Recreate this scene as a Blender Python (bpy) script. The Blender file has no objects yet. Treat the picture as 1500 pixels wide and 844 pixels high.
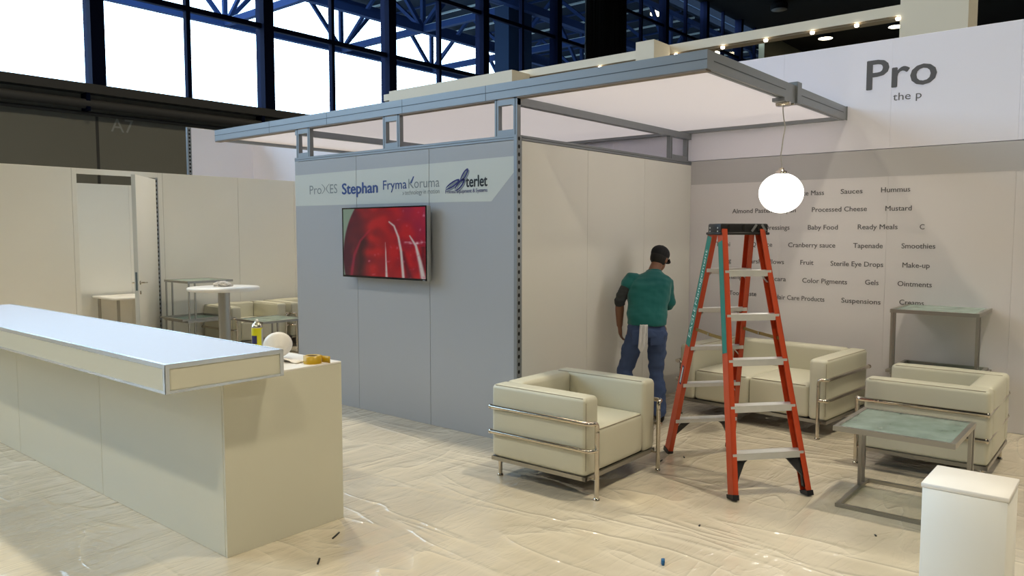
import bpy, bmesh, math, random
from mathutils import Vector, Matrix, noise
random.seed(7)
R = math.radians
sc = bpy.context.scene
COL = sc.collection

# ------------------------------------------------------------------ camera, sky, exposure
CAM_H = 1.703
cd = bpy.data.cameras.new('camera'); cam = bpy.data.objects.new('camera', cd); COL.objects.link(cam)
cd.sensor_fit = 'HORIZONTAL'; cd.sensor_width = 36.0; cd.lens = 36.0 * 1122.0 / 1500.0
cd.clip_start = 0.05; cd.clip_end = 500
cam.location = (0, 0, CAM_H)
cam.rotation_euler = (R(90) - math.atan(80 / 1122.0), 0, R(39.8 - 90))
sc.camera = cam

w = bpy.data.worlds.new('overcast_sky'); sc.world = w; w.use_nodes = True
bg = w.node_tree.nodes['Background']
bg.inputs[0].default_value = (0.62, 0.82, 1.0, 1); bg.inputs[1].default_value = 8.0

vs = sc.view_settings
vs.view_transform = 'Standard'; vs.look = 'None'; vs.gamma = 1.0; vs.use_curve_mapping = False
vs.exposure = 0.0
LAMP_W = 760.0
LAMP_SPREAD = 126.0
LAMP_COL = (1.0, 0.90, 0.69)

# daylight portal across the glazed hall wall (guides sampling of the sky, gives no light of its own)
pl = bpy.data.lights.new('window_portal', 'AREA'); pl.shape = 'RECTANGLE'; pl.size = 90; pl.size_y = 12.2
pl.cycles.is_portal = True
po = bpy.data.objects.new('window_portal', pl); COL.objects.link(po)
po.location = (19.3, 26.3, 12.5); po.rotation_euler = (R(-90), 0, 0)

# ------------------------------------------------------------------ materials
def lin(c):
    out = []
    for v in c[:3]:
        v /= 255.0
        out.append(v / 12.92 if v <= 0.04045 else ((v + 0.055) / 1.055) ** 2.4)
    return out
MATS = {}
def mat(name, rgb, rough=0.5, metal=0.0, spec=0.5, bump=None, vary=None, coat=0.0, coat_r=0.1, emit=None, trans=0.0, sheen=0.0):
    if name in MATS: return MATS[name]
    m = bpy.data.materials.new(name); m.use_nodes = True
    nt = m.node_tree; b = nt.nodes['Principled BSDF']
    c = lin(rgb) + [1.0]
    b.inputs['Base Color'].default_value = c; b.inputs['Roughness'].default_value = rough
    b.inputs['Metallic'].default_value = metal; b.inputs['Specular IOR Level'].default_value = spec
    b.inputs['Coat Weight'].default_value = coat; b.inputs['Coat Roughness'].default_value = coat_r
    b.inputs['Sheen Weight'].default_value = sheen
    if trans: b.inputs['Transmission Weight'].default_value = trans
    if emit:
        b.inputs['Emission Color'].default_value = lin(emit[0]) + [1]; b.inputs['Emission Strength'].default_value = emit[1]
    tc = nt.nodes.new('ShaderNodeTexCoord')
    if vary:
        n = nt.nodes.new('ShaderNodeTexNoise'); n.inputs['Scale'].default_value = vary[0]; n.inputs['Detail'].default_value = 4
        nt.links.new(tc.outputs['Object'], n.inputs['Vector'])
        mx = nt.nodes.new('ShaderNodeMix'); mx.data_type = 'RGBA'
        k = vary[1]
        mx.inputs[6].default_value = [v * (1 - k) for v in c[:3]] + [1]; mx.inputs[7].default_value = [min(1, v * (1 + k)) for v in c[:3]] + [1]
        nt.links.new(n.outputs['Fac'], mx.inputs[0]); nt.links.new(mx.outputs[2], b.inputs['Base Color'])
    if bump:
        n = nt.nodes.new('ShaderNodeTexNoise'); n.inputs['Scale'].default_value = bump[0]; n.inputs['Detail'].default_value = 5
        nt.links.new(tc.outputs['Object'], n.inputs['Vector'])
        bp = nt.nodes.new('ShaderNodeBump'); bp.inputs['Strength'].default_value = bump[1]; bp.inputs['Distance'].default_value = bump[2]
        nt.links.new(n.outputs['Fac'], bp.inputs['Height']); nt.links.new(bp.outputs['Normal'], b.inputs['Normal'])
    MATS[name] = m
    return m

M_counter = mat('counter_laminate', (212, 209, 190), 0.4, vary=(1.3, 0.02))
M_white = mat('white_laminate', (233, 231, 224), 0.42, vary=(1.3, 0.02))
M_graphic = mat('grey_printed_laminate', (164, 168, 176), 0.45, vary=(1.2, 0.02))
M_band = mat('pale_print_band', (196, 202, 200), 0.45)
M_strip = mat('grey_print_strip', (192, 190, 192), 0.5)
M_backup = mat('lit_white_fabric', (242, 240, 252), 0.6)  # white upper panels; stronger light and its lilac cast are put into the colour
M_backw = mat('white_fabric_print', (226, 222, 224), 0.62, vary=(0.8, 0.025))
M_alu = mat('anodised_aluminium', (138, 142, 146), 0.42, 0.4)
M_prof = mat('pale_profile', (214, 220, 226), 0.25, 0.7)
M_alud = mat('aluminium_groove', (70, 74, 78), 0.5, 0.3)
M_hole = mat('frame_hole_black', (16, 16, 16), 0.8)
M_chrome = mat('polished_chrome', (205, 196, 182), 0.13, 1.0)
M_steel = mat('brushed_steel', (168, 164, 156), 0.33, 0.9)
M_leather = mat('cream_leather', (200, 197, 178), 0.42, bump=(60, 0.12, 0.002), vary=(2.5, 0.02))
M_piping = mat('leather_seam', (150, 142, 122), 0.6)
M_black = mat('black_plastic', (24, 24, 26), 0.45)
M_orange = mat('orange_fibreglass', (190, 70, 34), 0.38, vary=(6, 0.06))
M_teal = mat('teal_sticker', (24, 120, 106), 0.5)
M_stepal = mat('ladder_aluminium', (208, 208, 206), 0.4, 0.25, vary=(14, 0.1))
M_brass = mat('zinc_brass_bar', (150, 124, 70), 0.4, 0.7)
M_textg = mat('print_grey', (94, 92, 94), 0.6)
M_textgl = mat('print_light_grey', (120, 130, 136), 0.6)
M_textb = mat('print_blue', (38, 66, 134), 0.6)
M_textn = mat('print_navy', (36, 34, 106), 0.6)
M_textk = mat('print_black', (18, 24, 32), 0.6)
M_textw = mat('print_white', (205, 225, 220), 0.6)
M_red = mat('print_red', (170, 60, 60), 0.6)
M_taupe = mat('hall_concrete', (136, 133, 122), 0.85, bump=(3, 0.3, 0.02), vary=(0.4, 0.08))
M_hallgrey = mat('hall_wall_grey', (96, 94, 90), 0.9)
M_pipe = mat('dark_pipe', (74, 72, 70), 0.6)
M_ceil = mat('black_ceiling', (12, 12, 13), 0.95)
M_mull = mat('dark_blue_mullion', (9, 16, 40), 0.85, spec=0.08)
M_truss = mat('blue_truss_steel', (27, 44, 80), 0.8, spec=0.1)
M_deck = mat('dark_roof_deck', (26, 34, 46), 0.9, spec=0.05)
M_purlin = mat('pale_purlin', (150, 160, 162), 0.6)
M_drape = mat('black_drape', (26, 24, 24), 0.9)
M_cream = mat('cream_painted_board', (222, 214, 196), 0.6)
M_yellow = mat('yellow_tape', (196, 158, 26), 0.35)
M_can = mat('can_yellow', (206, 200, 24), 0.35)
M_canb = mat('can_navy', (28, 28, 84), 0.4)
M_plw = mat('white_plastic', (232, 228, 222), 0.4)
M_skin = mat('skin', (128, 88, 66), 0.55)
M_shirt = mat('teal_cotton', (6, 97, 95), 0.85, bump=(35, 0.25, 0.004), sheen=0.2)
M_jeans = mat('blue_denim', (62, 80, 120), 0.85, bump=(30, 0.3, 0.004), vary=(9, 0.22))
M_cap = mat('black_cotton', (16, 17, 22), 0.85)
M_slv = mat('charcoal_sleeve', (44, 48, 50), 0.85)
M_rag = mat('white_rag', (226, 226, 228), 0.85)
M_shoe = mat('black_shoe', (18, 18, 20), 0.6)
M_blue = mat('blue_scrap', (20, 96, 150), 0.5)

def m_glass(name, tint, gl, rough=0.02):
    m = bpy.data.materials.new(name); m.use_nodes = True; nt = m.node_tree
    for n in list(nt.nodes):
        if n.type != 'OUTPUT_MATERIAL': nt.nodes.remove(n)
    out = [n for n in nt.nodes if n.type == 'OUTPUT_MATERIAL'][0]
    t = nt.nodes.new('ShaderNodeBsdfTransparent'); t.inputs[0].default_value = tint + (1,)
    g = nt.nodes.new('ShaderNodeBsdfGlossy'); g.inputs['Roughness'].default_value = rough
    fr = nt.nodes.new('ShaderNodeFresnel'); fr.inputs[0].default_value = gl
    mx = nt.nodes.new('ShaderNodeMixShader')
    nt.links.new(fr.outputs[0], mx.inputs[0]); nt.links.new(t.outputs[0], mx.inputs[1]); nt.links.new(g.outputs[0], mx.inputs[2])
    nt.links.new(mx.outputs[0], out.inputs[0]); MATS[name] = m
    return m
M_pane = m_glass('window_glass', (0.80, 0.91, 1.0), 1.45)
def m_table_glass():
    m = m_glass('green_table_glass', (0.80, 0.90, 0.85), 1.5, 0.06); nt = m.node_tree
    out = [n for n in nt.nodes if n.type == 'OUTPUT_MATERIAL'][0]; first = out.inputs[0].links[0].from_node
    d = nt.nodes.new('ShaderNodeBsdfDiffuse'); d.inputs[0].default_value = lin((168, 184, 176)) + [1]
    n = nt.nodes.new('ShaderNodeTexNoise'); n.inputs['Scale'].default_value = 7; n.inputs['Detail'].default_value = 3
    tc = nt.nodes.new('ShaderNodeTexCoord'); nt.links.new(tc.outputs['Object'], n.inputs['Vector'])
    mr = nt.nodes.new('ShaderNodeMapRange'); mr.inputs[1].default_value = 0.3; mr.inputs[2].default_value = 0.7; mr.inputs[3].default_value = 0.35; mr.inputs[4].default_value = 0.65
    mx = nt.nodes.new('ShaderNodeMixShader'); nt.links.new(n.outputs['Fac'], mr.inputs[0]); nt.links.new(mr.outputs[0], mx.inputs[0])
    nt.links.new(first.outputs[0], mx.inputs[1]); nt.links.new(d.outputs[0], mx.inputs[2]); nt.links.new(mx.outputs[0], out.inputs[0])
    return m
M_gtop = m_table_glass()

def m_translucent():
    m = bpy.data.materials.new('canopy_fabric'); m.use_nodes = True; nt = m.node_tree
    b = nt.nodes['Principled BSDF']; out = nt.nodes['Material Output']
    b.inputs['Base Color'].default_value = lin((216, 212, 216)) + [1]; b.inputs['Roughness'].default_value = 0.9
    t = nt.nodes.new('ShaderNodeBsdfTranslucent'); t.inputs[0].default_value = lin((226, 218, 226)) + [1]
    mx = nt.nodes.new('ShaderNodeMixShader'); mx.inputs[0].default_value = 0.5
    nt.links.new(b.outputs[0], mx.inputs[1]); nt.links.new(t.outputs[0], mx.inputs[2]); nt.links.new(mx.outputs[0], out.inputs[0])
    return m
M_fabric = m_translucent()

def m_sheet():
    """clear plastic film over pale carpet: matt base under a glossy film with soft waves and sharp creases"""
    m = bpy.data.materials.new('plastic_film'); m.use_nodes = True; nt = m.node_tree; L = nt.links
    b = nt.nodes['Principled BSDF']
    tc = nt.nodes.new('ShaderNodeTexCoord')
    def mapped(sx, sy, rot):
        mp = nt.nodes.new('ShaderNodeMapping'); mp.inputs['Scale'].default_value = (sx, sy, 1); mp.inputs['Rotation'].default_value = (0, 0, rot)
        L.new(tc.outputs['Object'], mp.inputs['Vector']); return mp.outputs[0]
    def noise_n(scale, sx, sy, rot, detail=5, dist=0.6):
        n = nt.nodes.new('ShaderNodeTexNoise'); n.inputs['Scale'].default_value = scale; n.inputs['Detail'].default_value = detail
        n.inputs['Distortion'].default_value = dist; L.new(mapped(sx, sy, rot), n.inputs['Vector']); return n.outputs['Fac']
    def math_n(op, a, b_=None, c=None):
        n = nt.nodes.new('ShaderNodeMath'); n.operation = op
        for k, v in enumerate((a, b_, c)):
            if v is None: continue
            if isinstance(v, (int, float)): n.inputs[k].default_value = v
            else: L.new(v, n.inputs[k])
        return n.outputs[0]
    def ridge(f, p):      # sharp crest where the noise crosses its middle
        return math_n('POWER', math_n('SUBTRACT', 1.0, math_n('MULTIPLY', math_n('ABSOLUTE', math_n('SUBTRACT', f, 0.5)), 4.0), None), p)
    patch = noise_n(0.55, 1, 1, 0, 2, 0.2)
    r1 = ridge(noise_n(1.5, 0.45, 1.9, R(-34), 2.5, 0.7), 7.0)
    r2 = ridge(noise_n(1.3, 2.0, 0.5, R(-20), 2.5, 0.7), 7.0)
    r3 = ridge(noise_n(4.5, 0.4, 1.6, R(-50), 3, 1.0), 5.0)
    mixf = nt.nodes.new('ShaderNodeMix'); mixf.data_type = 'FLOAT'
    st = nt.nodes.new('ShaderNodeMapRange'); st.inputs[1].default_value = 0.42; st.inputs[2].default_value = 0.58
    L.new(patch, st.inputs[0]); L.new(st.outputs[0], mixf.inputs[0]); L.new(r1, mixf.inputs[2]); L.new(r2, mixf.inputs[3])
    soft = noise_n(2.2, 0.7, 1.5, R(-34), 3, 0.5)
    fine = noise_n(16, 0.6, 1.5, R(-40), 3, 0.8)
    h = math_n('MULTIPLY_ADD', mixf.outputs[0], 0.010, math_n('MULTIPLY', soft, 0.022))
    h = math_n('MULTIPLY_ADD', r3, 0.0018, h)
    h = math_n('MULTIPLY_ADD', fine, 0.0016, h)
    bp = nt.nodes.new('ShaderNodeBump'); bp.inputs['Strength'].default_value = 1.0; bp.inputs['Distance'].default_value = 1.0
    L.new(h, bp.inputs['Height']); L.new(bp.outputs['Normal'], b.inputs['Coat Normal'])
    bp2 = nt.nodes.new('ShaderNodeBump'); bp2.inputs['Strength'].default_value = 0.09; bp2.inputs['Distance'].default_value = 1.0
    L.new(h, bp2.inputs['Height']); L.new(bp2.outputs['Normal'], b.inputs['Normal'])
    # carpet tone seen through the film, a touch milkier along the creases
    cr = nt.nodes.new('ShaderNodeValToRGB')
    cr.color_ramp.elements[0].position = 0.3; cr.color_ramp.elements[0].color = lin((196, 184, 162)) + [1]
    cr.color_ramp.elements[1].position = 0.7; cr.color_ramp.elements[1].color = lin((215, 204, 182)) + [1]
    L.new(noise_n(1.1, 1, 1.4, 0.4, 4, 0.4), cr.inputs[0])
    mk = nt.nodes.new('ShaderNodeMix'); mk.data_type = 'RGBA'; mk.inputs[7].default_value = lin((234, 226, 208)) + [1]
    L.new(math_n('MULTIPLY', mixf.outputs[0], 0.35), mk.inputs[0]); L.new(cr.outputs[0], mk.inputs[6]); L.new(mk.outputs[2], b.inputs['Base Color'])
    b.inputs['Roughness'].default_value = 0.5; b.inputs['Specular IOR Level'].default_value = 0.4
    b.inputs['Coat Weight'].default_value = 1.0; b.inputs['Coat Roughness'].default_value = 0.08; b.inputs['Coat IOR'].default_value = 1.75
    return m
M_sheet = m_sheet()

# ------------------------------------------------------------------ mesh helpers
class MB:
    def __init__(s): s.v = []; s.f = []; s.sm = []
    def add(s, vs_, fs, smooth=False):
        o = len(s.v); s.v += [tuple(p) for p in vs_]; s.f += [tuple(i + o for i in f) for f in fs]; s.sm += [smooth] * len(fs); return s
    def box(s, a, b):
        x0, y0, z0 = [min(a[i], b[i]) for i in range(3)]; x1, y1, z1 = [max(a[i], b[i]) for i in range(3)]
        return s.add([(x0,y0,z0),(x1,y0,z0),(x1,y1,z0),(x0,y1,z0),(x0,y0,z1),(x1,y0,z1),(x1,y1,z1),(x0,y1,z1)],
                     [(0,3,2,1),(4,5,6,7),(0,1,5,4),(1,2,6,5),(2,3,7,6),(3,0,4,7)])
    def bar(s, a, b, u, wu, wv):
        """rectangular bar from a to b; u = direction of side wu"""
        a, b, u = Vector(a), Vector(b), Vector(u); d = (b - a).normalized(); u = (u - d * u.dot(d)).normalized(); v = d.cross(u)
        P = []
        for c in (a, b):
            for i, j in ((-1,-1),(1,-1),(1,1),(-1,1)): P.append(c + u * (i * wu / 2) + v * (j * wv / 2))
        return s.add(P, [(0,3,2,1),(4,5,6,7),(0,1,5,4),(1,2,6,5),(2,3,7,6),(3,0,4,7)])
    def tube(s, pts, r, n=10, caps=True):
        pts = [Vector(p) for p in pts]; rs = r if isinstance(r, (list, tuple)) else [r] * len(pts)
        rings = []; up = None
        for i, p in enumerate(pts):
            t = (pts[min(i+1, len(pts)-1)] - pts[max(i-1, 0)]).normalized()
            if up is None:
                up = Vector((0,0,1)) if abs(t.z) < 0.9 else Vector((1,0,0))
            up = (up - t * up.dot(t)).normalized(); q = t.cross(up)
            rings.append([p + (up * math.cos(2*math.pi*k/n) + q * math.sin(2*math.pi*k/n)) * rs[i] for k in range(n)])
        P = [v for rg in rings for v in rg]; F = []
        for i in range(len(pts)-1):
            for k in range(n): F.append((i*n+k, i*n+(k+1)%n, (i+1)*n+(k+1)%n, (i+1)*n+k))
        s.add(P, F, True)
        if caps: s.add(rings[0], [tuple(range(n-1,-1,-1))]); s.add(rings[-1], [tuple(range(n))])
        return s
    def lathe(s, prof, c=(0,0,0), n=24, M=None):
        """prof: list of (r, z) about the z axis"""
        P = []
        for r, z in prof:
            for k in range(n):
                p = Vector((r*math.cos(2*math.pi*k/n), r*math.sin(2*math.pi*k/n), z))
                if M: p = M @ p
                P.append(p + Vector(c))
        F = []
        for i in range(len(prof)-1):
            for k in range(n): F.append((i*n+k, i*n+(k+1)%n, (i+1)*n+(k+1)%n, (i+1)*n+k))
        s.add(P, F, True)
        if prof[0][0] > 1e-4: s.add(P[:n], [tuple(range(n-1,-1,-1))])
        if prof[-1][0] > 1e-4: s.add(P[-n:], [tuple(range(n))])
        return s
    def rbox(s, a, b, r=0.03, seg=3, bulge=(0,0,0), cuts=0):
        bm = bmesh.new(); bmesh.ops.create_cube(bm, size=1)
        sx, sy, sz = [b[i]-a[i] for i in range(3)]; c = [(a[i]+b[i])/2 for i in range(3)]
        for v in bm.verts: v.co = Vector((v.co.x*sx, v.co.y*sy, v.co.z*sz))
        if cuts: bmesh.ops.subdivide_edges(bm, edges=bm.edges[:], cuts=cuts, use_grid_fill=True)
        sharp = [e for e in bm.edges if len(e.link_faces) == 2 and e.calc_face_angle(0) > 0.5]
        bmesh.ops.bevel(bm, geom=sharp, offset=r, segments=seg, profile=0.5, affect='EDGES')
        for v in bm.verts:
            u = [v.co[0]/(sx/2), v.co[1]/(sy/2), v.co[2]/(sz/2)]
            for i in range(3):
                j, k = (i+1)%3, (i+2)%3
                v.co[i] += bulge[i] * max(0,1-u[j]**2) * max(0,1-u[k]**2) * (1 if u[i] > 0 else -1) * min(1, abs(u[i])*1.0)
        bm.verts.index_update()
        s.add([v.co + Vector(c) for v in bm.verts], [[v.index for v in f.verts] for f in bm.faces], True); bm.free()
        return s
    def xform(s, M): s.v = [tuple(M @ Vector(p)) for p in s.v]; return s
    def mesh(s, name, off=(0,0,0)):
        me = bpy.data.meshes.new(name); me.from_pydata([(p[0]-off[0], p[1]-off[1], p[2]-off[2]) for p in s.v], [], s.f)
        me.polygons.foreach_set('use_smooth', s.sm); me.update()
        return me
    def build(s, name, m, parent=None, off=(0,0,0), loc=None):
        me = s.mesh(name, off); me.materials.append(m)
        o = bpy.data.objects.new(name, me); COL.objects.link(o)
        if parent: o.parent = parent
        if loc is not None: o.location = loc
        return o
def smooth_by_angle(o, ang=40):
    me = o.data
    bm = bmesh.new(); bm.from_mesh(me)
    for e in bm.edges: e.smooth = not (len(e.link_faces) == 2 and e.calc_face_angle(0) > R(ang))
    for f in bm.faces: f.smooth = True
    bm.to_mesh(me); bm.free()
def tag(o, label, cat, group=None, kind=None):
    o['label'] = label; o['category'] = cat
    if group: o['group'] = group
    if kind: o['kind'] = kind
    return o
def empty(name, loc=(0,0,0), rz=0.0):
    o = bpy.data.objects.new(name, None); COL.objects.link(o); o.location = loc; o.rotation_euler = (0,0,rz); o.empty_display_size = 0.1
    return o
def struct(name, label, loc=(0,0,0)):
    e = empty(name, loc); e['kind'] = 'structure'; e['label'] = label; e['category'] = name.split('_')[0]
    return e
def copy_tree(o, parent=None):
    c = o.copy(); COL.objects.link(c); c.parent = parent
    for ch in [x for x in bpy.data.objects if x.parent == o]: copy_tree(ch, c)
    return c
def arc(c, a, b, n=6):
    """quarter bend from point a to b with corner c"""
    a, b, c = Vector(a), Vector(b), Vector(c); out = []
    for i in range(n+1):
        t = i / n; out.append((1-t)**2 * a + 2*t*(1-t) * c + t*t * b)
    return out
def rounded_path(pts, r=0.04, n=5):
    pts = [Vector(p) for p in pts]; out = [pts[0]]
    for i in range(1, len(pts)-1):
        p = pts[i]; d0 = pts[i-1]-p; d1 = pts[i+1]-p; k = min(r, d0.length*0.49, d1.length*0.49)
        out += arc(p, p + d0.normalized()*k, p + d1.normalized()*k, n)
    out.append(pts[-1]); return out

def font_mesh(text, bold=0.0, res=3):
    cu = bpy.data.curves.new('t', 'FONT'); cu.body = text; cu.resolution_u = res; cu.offset = bold; cu.fill_mode = 'FRONT'
    ob = bpy.data.objects.new('t', cu); COL.objects.link(ob)
    dg = bpy.context.evaluated_depsgraph_get(); dg.update()
    me = bpy.data.meshes.new_from_object(ob.evaluated_get(dg))
    V = [tuple(v.co) for v in me.vertices]; F = [tuple(p.vertices) for p in me.polygons]
    bpy.data.objects.remove(ob); bpy.data.curves.remove(cu); bpy.data.meshes.remove(me)
    return V, F
def lettering(text, parent, xw, yl, yr, zb, size, m, bold=0.0, stretch=None, name='lettering', shear=0.0):
    """flat print on a wall facing -X: reads towards -Y. yl / yr = left and right ends (one may be None)"""
    V, F = font_mesh(text)
    if bold:
        V0, F0 = V, F; V, F = [], []
        for dx, dy in ((-bold, 0), (bold, 0), (0, bold*0.6), (0, -bold*0.6)):
            o_ = len(V); V = V + [(v[0]+dx, v[1]+dy, 0.00022*(o_//len(V0))) for v in V0]; F = F + [tuple(i+o_ for i in f) for f in F0]
    x0 = min(v[0] for v in V); x1 = max(v[0] for v in V)
    if yl is not None and yr is not None: sx = (yl - yr) / (x1 - x0)
    else: sx = size * (stretch or 1.0)
    if yl is None: yl = yr + sx * (x1 - x0)
    off = parent.location
    mb = MB(); mb.add([(xw - v[2] - off[0], yl - (v[0] - x0) * sx - shear * v[1] * size - off[1], zb + v[1] * size - off[2]) for v in V], F)
    return mb.build(name, m, parent)

# ------------------------------------------------------------------ key dimensions (metres)
X0, Y0, PW, HW = 4.707, 3.871, 0.992, 2.48     # near corner of the cabin, panel pitch, panel wall height
BW = 7.683                                      # back wall plane
YB = Y0 + 3 * PW                                # rear end of the cabin
YP = 10.815                                     # rear partition with the door
YS = 12.45                                      # low wall behind the partition
YW = 25.9                                       # glazed wall of the hall
ZC = 18.6                                       # hall ceiling

# ------------------------------------------------------------------ hall shell
def hall():
    f = struct('floor', 'grey carpeted hall floor beneath the plastic sheeting')
    MB().box((-26, -24, -0.30), (76, 26.2, -0.006)).build('carpet', mat('hall_carpet', (104, 102, 98), 0.95), f)
    c = struct('ceiling', 'black exhibition hall ceiling with round downlights', (0, 0, ZC))
    MB().box((-26, -24, 0), (76, 26.2, 0.3)).build('ceiling_slab', M_ceil, c)
    for nm, a, b, m in (('wall_near', (-26, -24.3, 0), (76, -24, ZC), M_hallgrey), ('wall_left', (-26.3, -24, 0), (-26, 26, ZC), M_hallgrey),
                        ('wall_right', (76, -24, 0), (76.3, 26, ZC), M_taupe)):
        s_ = struct(nm, {'wall_near': 'grey hall wall facing the glazed wall', 'wall_left': 'grey hall end wall beyond the counter', 'wall_right': 'dark far end wall of the hall'}[nm])
        MB().box(a, b).build('wall_slab', m, s_)
    # concrete base wall under the windows
    wr = struct('wall_rear', 'dark taupe concrete wall under the hall windows with pipe run', (0, YW, 0))
    MB().box((-26, 0, 0), (76, 0.4, 6.30)).build('concrete_base', M_taupe, wr)
    MB().box((-26, -0.45, 6.05), (64.2, 0, 6.33)).build('sill_ledge', M_pipe, wr)
    MB().tube([(-26, -0.3, 5.72), (64, -0.3, 5.72)], 0.15, 12).build('pipe', M_pipe, wr)
    MB().tube([(-26, -0.12, 5.45), (64, -0.12, 5.45)], 0.06, 8).build('pipe', M_pipe, wr)
    for i in range(14):
        x = -20.4 + i * 6.1
        MB().box((x-0.06, -0.42, 5.5), (x+0.06, -0.02, 6.06)).build('pipe_bracket', M_mull, wr)
    MB().box((10.45, -0.02, 0.0), (10.53, 0.0, 5.4)).build('conduit', M_pipe, wr)
    MB().box((64.2, -0.1, 6.30), (76, 0.4, ZC)).build('concrete_pier', mat('pale_concrete', (150, 146, 122), 0.85, vary=(0.5, 0.1)), wr)
    # gate sign letters, faint on the concrete (wall faces -Y: reads towards +X)
    V, F = font_mesh('A7'); sx = 0.62
    MB().add([(10.9 + v[0]*sx, -0.03, 4.98 + v[1]*sx) for v in V], F).build('lettering', mat('sign_grey', (172, 170, 164), 0.7), wr)
    # glazing
    wn = struct('window_1', 'tall blue framed glazing along the hall wall', (0, YW, 6.33))
    mx = [13.57 + 3.05 * k for k in range(-13, 17)]; zt = [0.0, 3.09, 6.2, 9.3, ZC - 6.33]
    thick = MB().box((-0.21, -0.25, 0), (0.21, 0.3, ZC - 6.33)).mesh('column'); thick.materials.append(M_mull)
    thin = MB().box((-0.075, -0.1, 0), (0.075, 0.12, ZC - 6.33)).mesh('mullion'); thin.materials.append(M_mull)
    for k, x in enumerate(mx):
        th = (k % 2 == 0)
        o = bpy.data.objects.new('column' if th else 'mullion', thick if th else thin); COL.objects.link(o); o.parent = wn; o.location = (x, 0, 0)
    for z in zt[1:4]: MB().box((mx[0], -0.08, z-0.09), (64.2, 0.1, z+0.09)).build('transom', M_mull, wn)
    MB().box((mx[0], -0.1, 0), (64.2, 0.12, 0.06)).build('sill', M_mull, wn)
    for i in range(4):
        pm = MB().add([(0,0,0),(3.05,0,0),(3.05,0,zt[i+1]-zt[i]),(0,0,zt[i+1]-zt[i])], [(0,1,2,3)]).mesh('pane'); pm.materials.append(M_pane)
        for x in mx[:-1]:
            o = bpy.data.objects.new('pane', pm); COL.objects.link(o); o.parent = wn; o.location = (x, 0.03, zt[i])
    # black drape hanging in front of the glass
    mb = MB(); n = 90; P = []
    for i in range(n+1):
        x = 37.1 + 4.2 * i / n; y = 25.35 + 0.11 * math.sin(i * 1.05) + 0.04 * math.sin(i * 2.3)
        P += [(x-37.1, y-25.35, 0.0), (x-37.1, y-25.35, 18.5)]
    mb.add(P, [(2*i, 2*i+2, 2*i+3, 2*i+1) for i in range(n)], True)
    d = mb.build('drape', M_drape, loc=(37.1, 25.35, 0.02))
    md = d.modifiers.new('thickness', 'SOLIDIFY'); md.thickness = 0.03
    tag(d, 'full height black pleated drape hanging in front of hall windows', 'curtain')
hall()

# outside: steel roof on a truss grid, big column
def outside():
    rf = empty('canopy_roof', (32.9, 34.4, 14.0)); ox, oy, oz = 32.9, 34.4, 14.0
    tag(rf, 'dark steel roof with blue trusses outside the hall windows', 'roof')
    MB().box((-8.5, -7.9, 3.55), (48, 8.6, 3.75)).build('roof_deck', M_deck, rf)
    for i in range(24):
        x = -7.5 + i * 2.1
        MB().box((x-0.06, -7.9, 3.43), (x+0.06, 8.5, 3.55)).build('purlin', M_purlin if i % 2 else M_truss, rf)
    XN = [8.4 * k for k in range(-4, 6)]; YN = [-7.6, 0.0, 7.9]
    for y in YN:
        tr = MB().bar((XN[0]-4, y, 0), (XN[-1]+4, y, 0), (0,0,1), 0.42, 0.36).build('truss', M_truss, rf)
        MB().bar((XN[0]-4, y, 3.2), (XN[-1]+4, y, 3.2), (0,0,1), 0.34, 0.3).build('top_chord', M_truss, tr)
        for x in XN:
            mb = MB()
            for dx in (-2.9, 2.9): mb.bar((x, y, 0), (x+dx, y, 3.2), (0,1,0), 0.2, 0.24)
            mb.bar((x, y, 0), (x, y, 3.2), (0,1,0), 0.22, 0.26)
            mb.build('web_bar', M_truss, tr)
    for x in XN:
        tr = MB().bar((x, YN[0], 0), (x, YN[-1], 0), (0,0,1), 0.36, 0.3).build('cross_truss', M_truss, rf)
        MB().bar((x, YN[0]-0.1, 0.2), (x, YN[-1], 0.2), (0,0,1), 0.04, 0.2).build('flange', M_purlin, tr)
        for y in YN[:-1]:
            mb = MB(); mb.bar((x, y, 0), (x, y+3.9, 3.2), (1,0,0), 0.2, 0.2); mb.bar((x, y+7.75, 0), (x, y+3.9, 3.2), (1,0,0), 0.2, 0.2)
            mb.build('web_bar', M_truss, tr)
    for x, y in ((16.4, -6.8), (13.9, 4.6), (30, -5)):
        o = MB().lathe([(0.55, 0.0), (0.55, 0.1), (0.45, 0.2)], (x, y, 3.2)).build('soffit_lamp', mat('soffit_glow', (255, 236, 200), 0.5, emit=((255, 232, 190), 6.0)), rf)
    c = MB().box((-1.35, -0.5, 0), (-0.55, 0.5, 14)).box((-0.55, -0.3, 0), (0.9, 0.3, 14)).build('exterior_column', mat('blue_clad_column', (20, 34, 54), 0.8, spec=0.1), loc=(33.6, 27.6, 0))
    tag(c, 'dark blue clad square column outside the hall windows', 'column')
    bd = struct('wall_opposite', 'dark facade of a building outside beyond the right hall windows', (58, 45.5, 0))
    MB().box((0, 0, 0), (60, 1, 55)).build('facade', mat('dark_facade', (8, 12, 20), 0.9, spec=0.03), bd)
    for i in range(22): MB().box((0, -0.05, 2+i*2.0), (60, 0.0, 2.12+i*2.0)).build('facade_rail', M_deck, bd)
    g = struct('ground', 'grey paving outside the hall', (0, 26.3, -0.3))
    MB().box((-60, 0, 0), (110, 120, 0.2)).build('paving', mat('paving', (140, 140, 138), 0.9), g)
outside()

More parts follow.
